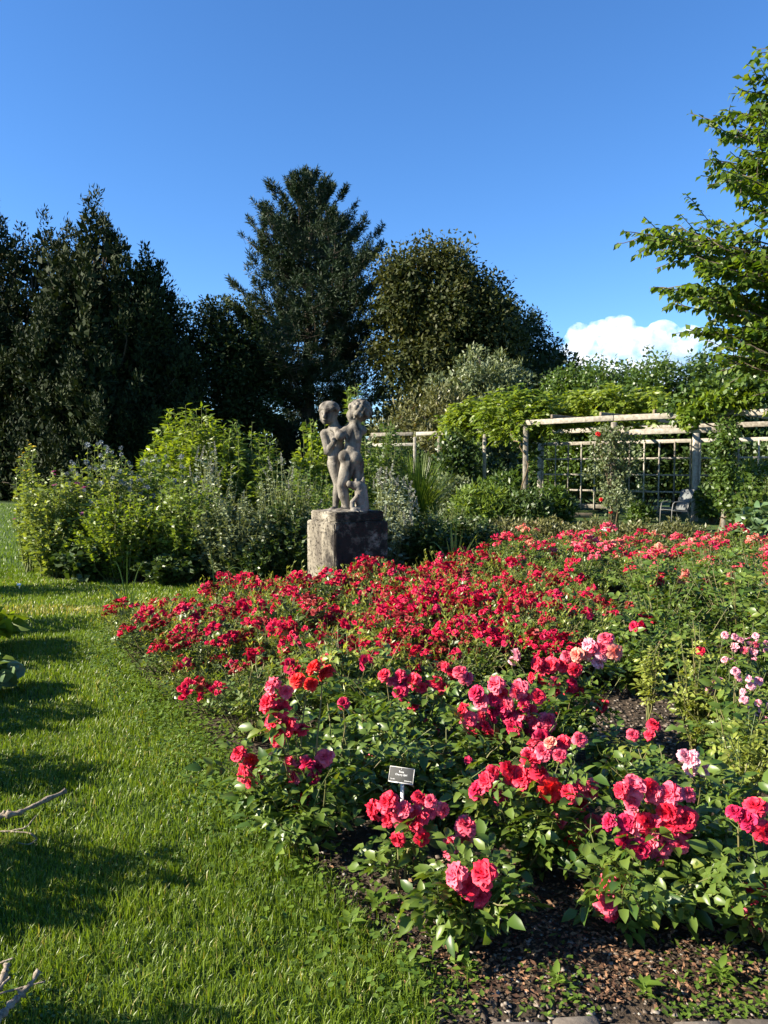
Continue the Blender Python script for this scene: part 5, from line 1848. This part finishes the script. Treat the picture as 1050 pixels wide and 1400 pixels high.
CP = ('coral', 'coral', 'pink')
big_bush('small coral rose bush with one ball of four blooms beside the bare soil', (640, 1290), [(645, 1202, 5, ('pink', 'coral', 'coral'), 1.05)], 400, 12, .17, .22, 9)
big_bush('coral rose bush with a dense cluster hiding the foot of the dark sign', (548, 1215), [(548, 1112, 9, ('coral', 'pink', 'coral'), 1.0), (585, 1105, 4, 'pink', .85), (632, 1140, 3, ('pink', 'salmon'), .95)], 401, 4, .18, .2, 6)
big_bush('rose bush at the lawn edge with a tall column of red blooms', (415, 1160), [(336, 1040, 3, ('orange', 'coral'), .95), (345, 1058, 3, 'coral', .9), (384, 945, 2, ('pink', 'coral'), 1.05), (378, 968, 3, 'coral', 1.0), (382, 992, 3, 'coral', .9), (405, 998, 2, 'coral', .9), (405, 1050, 4, 'pink', .85), (430, 1048, 4, ('pink', 'magenta'), .9), (406, 1086, 2, 'coral', .95), (413, 1100, 1, 'pink', .9), (418, 935, 2, 'orange', 1.0), (440, 920, 2, 'orange', 1.0)], 402, 22, .36, .42, 7)
big_bush('big coral rose bush in the middle of the bed front, many blooms', (725, 1190), [(668, 1080, 4, ('coral', 'magenta'), .95), (688, 1055, 3, ('pink', 'coral'), .95), (730, 1062, 4, ('coral', 'coral', 'orange'), 1.15), (775, 1092, 6, ('coral', 'pink'), 1.05), (738, 1032, 2, 'pink', .95), (748, 1020, 3, ('salmon', 'pink', 'pink'), .95), (787, 1016, 2, ('coral', 'pink'), 1.0), (806, 1130, 2, 'pink', .95), (780, 1152, 1, 'coral', 1.2), (805, 1076, 2, 'pink', .8)], 403, 20, .32, .36, 7)
big_bush('coral rose bush with the largest rounded cluster of pink and red blooms', (872, 1262), [(858, 1130, 5, ('coral', 'magenta', 'coral'), 1.05), (893, 1135, 6, ('pink', 'coral'), 1.05), (905, 1155, 3, 'pink', 1.0), (918, 1092, 5, ('pink', 'coral', 'pink'), 1.0), (868, 1082, 4, ('coral', 'pink'), .95), (940, 1130, 2, 'coral', .9), (832, 1215, 3, ('pink', 'coral'), .95), (836, 1245, 2, 'coral', .9)], 404, 22, .34, .34, 7)
big_bush('coral rose bush at the far end of the bare strip with drooping blooms', (1040, 1285), [(1025, 1232, 3, ('coral', 'pink'), 1.0), (1046, 1246, 2, 'coral', .9), (1030, 1120, 3, ('magenta', 'coral'), .85), (1010, 1112, 2, 'magenta', .7)], 405, 22, .32, .36, 7)
big_bush('rose bush crowded with overlapping coral and faded pink blooms', (690, 1085), [(645, 980, 3, ('pink', 'coral'), 1.0), (662, 955, 3, ('pink', 'magenta'), .95), (690, 945, 4, ('coral', 'pink'), 1.05), (700, 975, 6, ('pink', 'coral', 'magenta'), 1.05), (735, 985, 4, ('pink', 'magenta', 'coral'), 1.05), (650, 992, 2, 'coral', 1.0), (666, 1000, 1, 'coral', 1.1), (725, 1002, 2, 'magenta', 1.0), (722, 950, 3, ('coral', 'pink'), 1.0)], 406, 24, .36, .42, 6)
big_bush('rose bush with red blooms topped by a spray of pale salmon ones', (768, 1030), [(740, 922, 5, ('coral', 'pink'), 1.0), (768, 905, 4, ('coral', 'pink'), 1.05), (775, 940, 4, ('coral', 'magenta'), 1.05), (800, 890, 3, ('salmon', 'pale'), 1.0), (822, 882, 4, ('salmon', 'pink'), 1.05), (815, 902, 2, 'pale', 1.0), (822, 963, 1, 'coral', 1.3), (757, 965, 1, 'coral', 1.0), (700, 900, 2, 'pale', .8)], 407, 26, .40, .48, 6)
big_bush('leafy rose bush with scattered coral blooms beside the crowded bush', (565, 1050), [(530, 930, 2, ('coral', 'pink'), 1.0), (552, 932, 3, ('magenta', 'pink'), 1.0), (570, 938, 2, 'coral', 1.0), (600, 940, 2, 'coral', .9), (632, 925, 2, 'pink', .9), (565, 965, 1, 'coral', 1.1), (588, 995, 2, 'pink', .9), (612, 918, 2, 'coral', .8)], 408, 30, .42, .45, 6)
big_bush('dark leafy rose bush between the tall red column and the sign', (478, 1110), [(470, 962, 1, 'magenta', .8), (505, 1040, 1, 'pink', .7), (452, 1070, 1, 'coral', .7)], 409, 40, .40, .42, 6)
big_bush('leafy rose bush with tall pale shoots above the red blooms', (478, 1010), [(447, 905, 2, 'coral', .9), (470, 930, 1, 'coral', .8), (500, 960, 1, 'coral', .9)], 410, 36, .38, .58, 6, young=.5)
big_bush('dark leafy rose bush in shade below the crowded bush', (600, 1130), [(640, 1040, 1, 'magenta', .7)], 411, 34, .36, .34, 6)
big_bush('leafy rose bush filling the gap behind the largest pink cluster', (955, 1190), [(950, 1048, 3, 'pale', .75), (938, 1030, 2, 'pale', .7), (700, 1040, 0, 'pink', .7)][:2], 412, 34, .36, .40, 6)
big_bush('low rose bush with single buds beside the gravel patch', (850, 1085), [(865, 1005, 1, 'pink', .7), (888, 1000, 2, 'coral', .85), (862, 1042, 2, 'pale', .7)], 413, 14, .22, .26, 6, young=.3)
# pale pink small-flowered bushes along the gravel
big_bush('small-flowered pale pink rose bush beside the gravel patch', (1010, 1075), [(1022, 935, 4, 'pale', .9), (1005, 925, 2, 'pale', .8), (1035, 968, 4, 'pale', .9), (1042, 990, 4, 'pale', .85), (1015, 962, 2, 'pale', .8)], 414, 26, .38, .48, 6, small=True)
big_bush('pale pink rose bush behind the small-flowered one, with a loose head', (1030, 1000), [(1020, 878, 5, 'pale', 1.0), (1025, 892, 4, ('pale', 'pink'), 1.0), (1000, 872, 2, 'pale', .9), (1042, 880, 3, 'pale', .9), (998, 905, 2, 'pale', .8), (1046, 925, 2, 'pale', .8)], 415, 28, .42, .62, 6, small=True)
big_bush('pale pink rose bush with few blooms at the gravel corner', (985, 1030), [(975, 935, 2, 'pale', .9), (968, 948, 2, 'pale', .8), (985, 930, 1, 'pale', .8), (1048, 1000, 2, 'pale', .8)], 416, 18, .28, .42, 6, small=True)
# young shoots between the bushes
big_bush('slim pale-green young rose shoot standing alone by the gravel', (885, 985), [], 417, 8, .10, .52, 12, .6, young=1.0, leafmesh=CLM_Y)
big_bush('bushy pale-green young rose with upright tips in the gravel', (950, 1035), [(958, 890, 1, 'coral', .6)], 418, 16, .17, .68, 11, .6, young=1.0, leafmesh=CLM_Y)
big_bush('thin young rose with grassy stems at the end of the gravel', (1015, 1130), [], 419, 14, .22, .45, 9, .65, young=1.0, leafmesh=CLM_Y)
# tall leafy rose bushes on the right, few blooms
TALL_LAB = ('tall leafy rose bush with one big red bloom before the back bed', 'tall leafy rose bush with scattered pink buds next to the red-bloomed one', 'tall glossy-leaved rose bush behind the pale pink roses', 'tall leafy rose bush at the bed end, mauve pink blooms')
for i, (bx, by, cl) in enumerate((((895, 868), None, [(900, 792, 3, 'coral', 1.3), (895, 820, 2, 'coral', 1.2), (960, 800, 2, 'coral', 1.1), (935, 788, 3, 'salmon', 1.2)]), ((965, 862), None, [(948, 832, 2, 'pink', 1.0), (960, 822, 1, 'magenta', .9), (1005, 820, 1, 'pink', .9)]), ((1010, 905), None, [(1030, 840, 1, 'pale', .9)]), ((1045, 870), None, [(1048, 775, 2, 'magenta', 1.2), (1046, 795, 2, 'pale', 1.1), (1000, 790, 2, 'salmon', 1.1)]))):
    big_bush(TALL_LAB[i], bx, cl, 420 + i, 52, .55, (.72, .78, .74, .85)[i], 5, 1.25)
for i, (bx, h, lab) in enumerate((((830, 905), .5, 'low leafy rose bush in shade behind the salmon spray'), ((860, 940), .45, 'dark low rose bush behind the slim young shoot'), ((925, 925), .5, 'dark rose bush behind the bushy young rose'), ((905, 905), .6, 'glossy rose bush with dark crimson buds in the bed middle'))):
    big_bush(lab, bx, [((830, 838, 2, 'red', .9), (870, 855, 2, 'red', .9), (905, 880, 2, 'red', .9), (878, 850, 2, 'red', .9))[i]], 430 + i, 36, .42, h, 6, 1.1)

# climbing rose on the front post
rng = np.random.default_rng(440)
t = thing('climbing_rose', 'climbing rose with a few red blooms wound round a front post', 'climbing rose', FR[2])
sm_, m = MB(), MB()
C = []
for k in range(9):
    a = rng.random() * 6.283
    pts = np.array([(.1 * math.cos(a), .1 * math.sin(a) - .1, 0), (.14 * math.cos(a + 1), -.14, .8), (.3 * math.cos(a), -.2, 1.6), (.6 * math.cos(a + .5), -.25, 2.0 + .5 * rng.random())])
    add_tube(sm_, pts, [.02, .016, .012, .005], 5)
for k in range(95):
    z = .55 + 1.95 * rng.random() ** .8
    w = .14 + .44 * math.sin(min(1, z / 2.4) * 2.4) ** 1.2
    C.append((w * rng.normal() * .55 - .05, -.15 + .22 * rng.normal(), z))
clumps(m, np.array(C), np.full(len(C), .16), 34, .09, .05, rng, 2, up=.1)
obj('stems', sm_, M['stem_brown'], t)['kind'] = 'stuff'
obj('foliage', m, M['grey_leaf'], t)['kind'] = 'stuff'
for (px, py) in ((817, 593), (822, 683), (819, 594), (835, 700)):
    p = at(px, py, y=FR[2].y - .4) - FR[2]
    link('flower', BLOOM['orange'][0], t, p, (1.2, 0, 0), 1.15)

# tall grass stems and iris-like tufts at the bed edge
M['strap'] = leaf_mat('strap_leaf', (.10, .17, .03), (.22, .30, .06), trans=.4, rough=.4)


def strap(mb, pts, w, var, rng):
    pts = np.array(pts, float)
    n = len(pts)
    d = norm(np.gradient(pts, axis=0))
    sd = norm(np.cross(d, [0.2, -1, .3]))
    ww = w * np.sin(np.linspace(.35, math.pi, n))[:, None]
    v = np.concatenate([pts - sd * ww / 2, pts + sd * ww / 2])
    mb.add(v, [[i, i + 1, n + i + 1, n + i] for i in range(n - 1)], None, var)


def strap_plant(name, label, px, y, spec, seed, cat='grass plant'):
    rng = np.random.default_rng(seed)
    t = thing(name, label, cat, (gx(px, y), y, .006))
    for (dx, h, bend, w) in spec:
        m = MB()
        u = np.linspace(0, 1, 9)
        strap(m, np.stack([dx * u ** 1.6, .06 * rng.normal() * u, h * u - bend * u ** 4], 1), w, rng.random(), rng)
        obj('blade', m, M['strap'], t)
    return t


strap_plant('tall_grass', 'solitary tall grass with nodding seed head at the lawn edge of the bed', 172, 7.6, [(.05, .85, .0, .014), (-.14, .95, .28, .012), (.16, .9, .25, .01), (-.25, .55, .12, .028), (-.18, .42, .02, .022), (.12, .5, .1, .02)], 450)
strap_plant('tall_grass', 'arching grass stalk leaning over the crimson roses by the pedestal', 292, 8.5, [(-.05, .75, .02, .010), (.25, .72, .2, .008), (.32, .8, .35, .008)], 451)
strap_plant('iris_tuft', 'tuft of upright strap leaves rising from the crimson roses behind the pedestal corner', 622, 9.6, [(.02, 1.0, .0, .04), (-.06, .95, .02, .045), (.1, .86, .0, .04), (-.32, .95, .3, .02), (.3, .86, .05, .02), (-.12, .75, .0, .035), (.2, .7, .02, .03)], 452)
strap_plant('strap_weed', 'bright upright weed blades at the lawn edge beside the red roses', 150, 6.9, [(-.15, .42, .05, .03), (-.05, .36, .0, .03), (.1, .3, .02, .025)], 453)

# broad-leaved weeds in front
for i, (px, py, s, n, lab) in enumerate(((478, 1275, .07, 7, 'bright plantain weed on the lawn edge before the sign rose'), (515, 1245, .08, 6, 'upright pale weed between lawn edge and bare soil'), (590, 1290, .05, 9, 'dark leafy weed below the ball of four blooms'), (640, 1335, .045, 10, 'small rosette weed on the bare soil near the pavers'), (760, 1350, .045, 9, 'tiny rosette weed by the paver joint'), (880, 1365, .06, 9, 'grassy weed at the paved edge below the largest cluster'), (985, 1350, .05, 14, 'bushy weed patch at the end of the paved edge'), (330, 1105, .05, 10, 'leafy weed where the lawn meets the column rose'), (420, 1200, .06, 9, 'bindweed-like weed trailing from the column rose'), (560, 1330, .06, 8, 'low pale weed at the corner of lawn and soil'))):
    rng = np.random.default_rng(460 + i)
    p = at(px, py, z=.006)
    t = thing('weed', lab, 'weed', p, rng.random() * 6)
    me = []
    for k in range(2):
        m = MB(); add_leaves(m, [(0, 0, 0)], [(1, 0, .15)], [(0, 0, 1)], s, s * .45, 3, .4 + .4 * rng.random(), fold=.12, droop=.25)
        me.append(m.mesh('leaf', M['weed']))
    for k in range(n):
        a = 2.4 * k
        link('leaf', me[k % 2], t, (0, 0, .008 + .004 * k), (0, -.25 - .5 * rng.random(), a), .65 + .6 * rng.random())

# ------------------------------------------------------------------ plants beside the lawn on the left: they shade it
for i, (x, y, H, rad, mat, n, L, W, lab) in enumerate((
        (-4.7, 7.4, 1.15, .5, 'border_leaf', 46, .12, .05, 'leafy bush beside the lawn across from the crimson roses'),
        (-4.25, 6.05, 1.0, .5, 'border_leaf', 50, .11, .05, 'leafy bush on the lawn side facing the bed corner'),
        (-3.3, 4.6, .8, .42, 'shade_leaf', 46, .11, .05, 'low bush beside the lawn across from the column rose'),
        (-2.8, 3.65, .75, .4, 'border_leaf', 40, .10, .04, 'thin bush beside the lawn near the dry branches'),
        (-2.3, 2.65, .8, .42, 'shade_leaf', 50, .10, .04, 'dense bush beside the lawn next to the dry branches'),
        (-6.0, 9.6, 1.5, .6, 'border_leaf', 56, .13, .05, 'tall bush beside the lawn toward the border corner'),
        (-2.2, 1.6, 1.0, .45, 'shade_leaf', 50, .10, .04, 'bush beside the lawn behind the second dry branch'))):
    leafy('edge_bush', lab, 'bush', (x, y, .004), H, rad, int(n * .5), M[mat], L, W, 480 + i, 24, .05)
t = leafy('broadleaf_plant', 'low plant with large bright leaves reaching over the lawn edge', 'plant', (gx(-42, 6.6), 6.6, .004), .42, .32, 14, M['lime_leaf'], .24, .17, 490, 5, .4, kind=3)
t = leafy('broadleaf_plant', 'low dark large-leaved plant beside the bright-leaved one', 'plant', (gx(-32, 5.3), 5.3, .004), .26, .26, 12, M['bigleaf'], .17, .12, 491, 5, .3, kind=3)

# dry knotted branches lying on the lawn
M['dry'] = noise_mat('dry_lichened_bark', [(.3, (.10, .08, .055)), (.5, (.21, .17, .125)), (.75, (.34, .29, .23))], 60, 6, bump=.8, bscale=160, bdist=.006)


def dry_branch(label, segs, seed):
    rng = np.random.default_rng(seed)
    base = at(*segs[0][0][0][:2], z=segs[0][0][0][2])
    t = thing('dry_branch', label, 'branch', (base.x, base.y, 0))
    for i, (pts, r) in enumerate(segs):
        P_ = np.array([at(p[0], p[1], z=p[2]) for p in pts]) - np.array([base.x, base.y, 0])
        n = 26
        u = np.linspace(0, 1, n)
        d = np.linspace(0, 1, len(P_))
        q = np.stack([np.interp(u, d, P_[:, c]) for c in range(3)], 1) + rng.normal(size=(n, 3)) * r * .18
        for _ in range(2):
            q[1:-1] = .5 * q[1:-1] + .25 * (q[:-2] + q[2:])
        rad = r * (1 - .45 * u) * (1 + (.32 if r > .006 else .12) * rng.normal(size=n))
        m = MB()
        add_tube(m, q, np.clip(rad, r * .4, r * 1.6), 7)
        obj('twig' if i else 'main_stem', m, M['dry'], t, smooth=True)
    return t


dry_branch('knotted dry branch lying on the lawn with forked thin twigs', [
    ([(-40, 1118, .04), (0, 1117, .05), (20, 1113, .055), (50, 1100, .07), (90, 1081, .08)], .016),
    ([(-30, 1128, .03), (5, 1112, .06), (14, 1108, .07)], .011),
    ([(-20, 1138, .03), (15, 1136, .04), (35, 1132, .05), (50, 1115, .08)], .0045),
    ([(15, 1137, .04), (40, 1138, .04), (52, 1147, .04), (40, 1155, .035), (22, 1152, .03)], .004)], 500)
dry_branch('bundle of pale dry branches poking over the lawn by the dense bush', [
    ([(-60, 1460, .03), (0, 1392, .06), (25, 1362, .08), (45, 1342, .10), (53, 1326, .12)], .012),
    ([(-50, 1390, .04), (0, 1358, .07), (30, 1350, .08), (62, 1342, .08)], .004),
    ([(-40, 1400, .05), (0, 1350, .09), (14, 1336, .10)], .006),
    ([(-20, 1370, .05), (4, 1340, .09), (10, 1318, .11)], .014),
    ([(-40, 1330, .05), (2, 1316, .08), (18, 1310, .09)], .004)], 501)

# ------------------------------------------------------------------ cloud: a real, far, billowing volume of white droplets
cm_, nt, N, Lk = new_mat('cloud')
out = N('ShaderNodeOutputMaterial')
pv = N('ShaderNodeVolumeScatter')
pv.inputs['Color'].default_value = (.965, .965, .965, 1)
pv.inputs['Density'].default_value = .010
tc = N('ShaderNodeTexCoord')
nz = N('ShaderNodeTexNoise'); nz.inputs['Scale'].default_value = 2.2; nz.inputs['Detail'].default_value = 6; nz.inputs['Roughness'].default_value = .62
Lk(tc.outputs['Object'], nz.inputs['Vector'])
mr = N('ShaderNodeMapRange'); Lk(nz.outputs['Fac'], mr.inputs['Value'])
mr.inputs['From Min'].default_value = .40; mr.inputs['From Max'].default_value = .62; mr.inputs['To Min'].default_value = 0.0; mr.inputs['To Max'].default_value = .022
Lk(mr.outputs[0], pv.inputs['Density'])
pv.inputs['Anisotropy'].default_value = 0.0
Lk(pv.outputs[0], out.inputs['Volume'])
CY = 2600.0
cs = SDF((-3.8, -1.7, -2.4), (4.6, 1.7, 1.9), .085)
rng = np.random.default_rng(600)
for (px, py, r) in ((800, 470, .62), (838, 452, .50), (822, 448, .40), (785, 462, .34), (870, 462, .52), (905, 468, .46), (940, 474, .38), (970, 482, .28), (850, 490, .7), (900, 495, .6), (800, 500, .7), (960, 500, .45), (995, 488, .3), (775, 480, .36), (820, 515, .8), (880, 515, .8), (940, 512, .7), (985, 505, .5), (1010, 500, .34), (845, 462, .6), (880, 475, .6), (925, 485, .55), (820, 540, .9), (900, 540, .9), (970, 530, .8), (1020, 525, .5), (900, 455, .5), (940, 462, .5), (975, 472, .42), (1005, 484, .36), (790, 455, .4)):
    p = at(px, py, y=CY)
    c0 = np.array([(p.x - 900) / 100, .3 * rng.normal(), (p.z - 480) / 100])
    cs.ell(c0, (r, r * .9, r * .72), .15)
    for k in range(16):
        d = rand_dirs(rng, 1)[0]
        rr = r * (.16 + .2 * rng.random())
        cs.ell(c0 + d * r * np.array([.9, .8, .66]), (rr, rr, rr * .85), .06)
cl = link('cloud', cs.mesh('cloud', cm_), None, (900, CY, 480), None, 100.0)
cl['kind'] = 'structure'
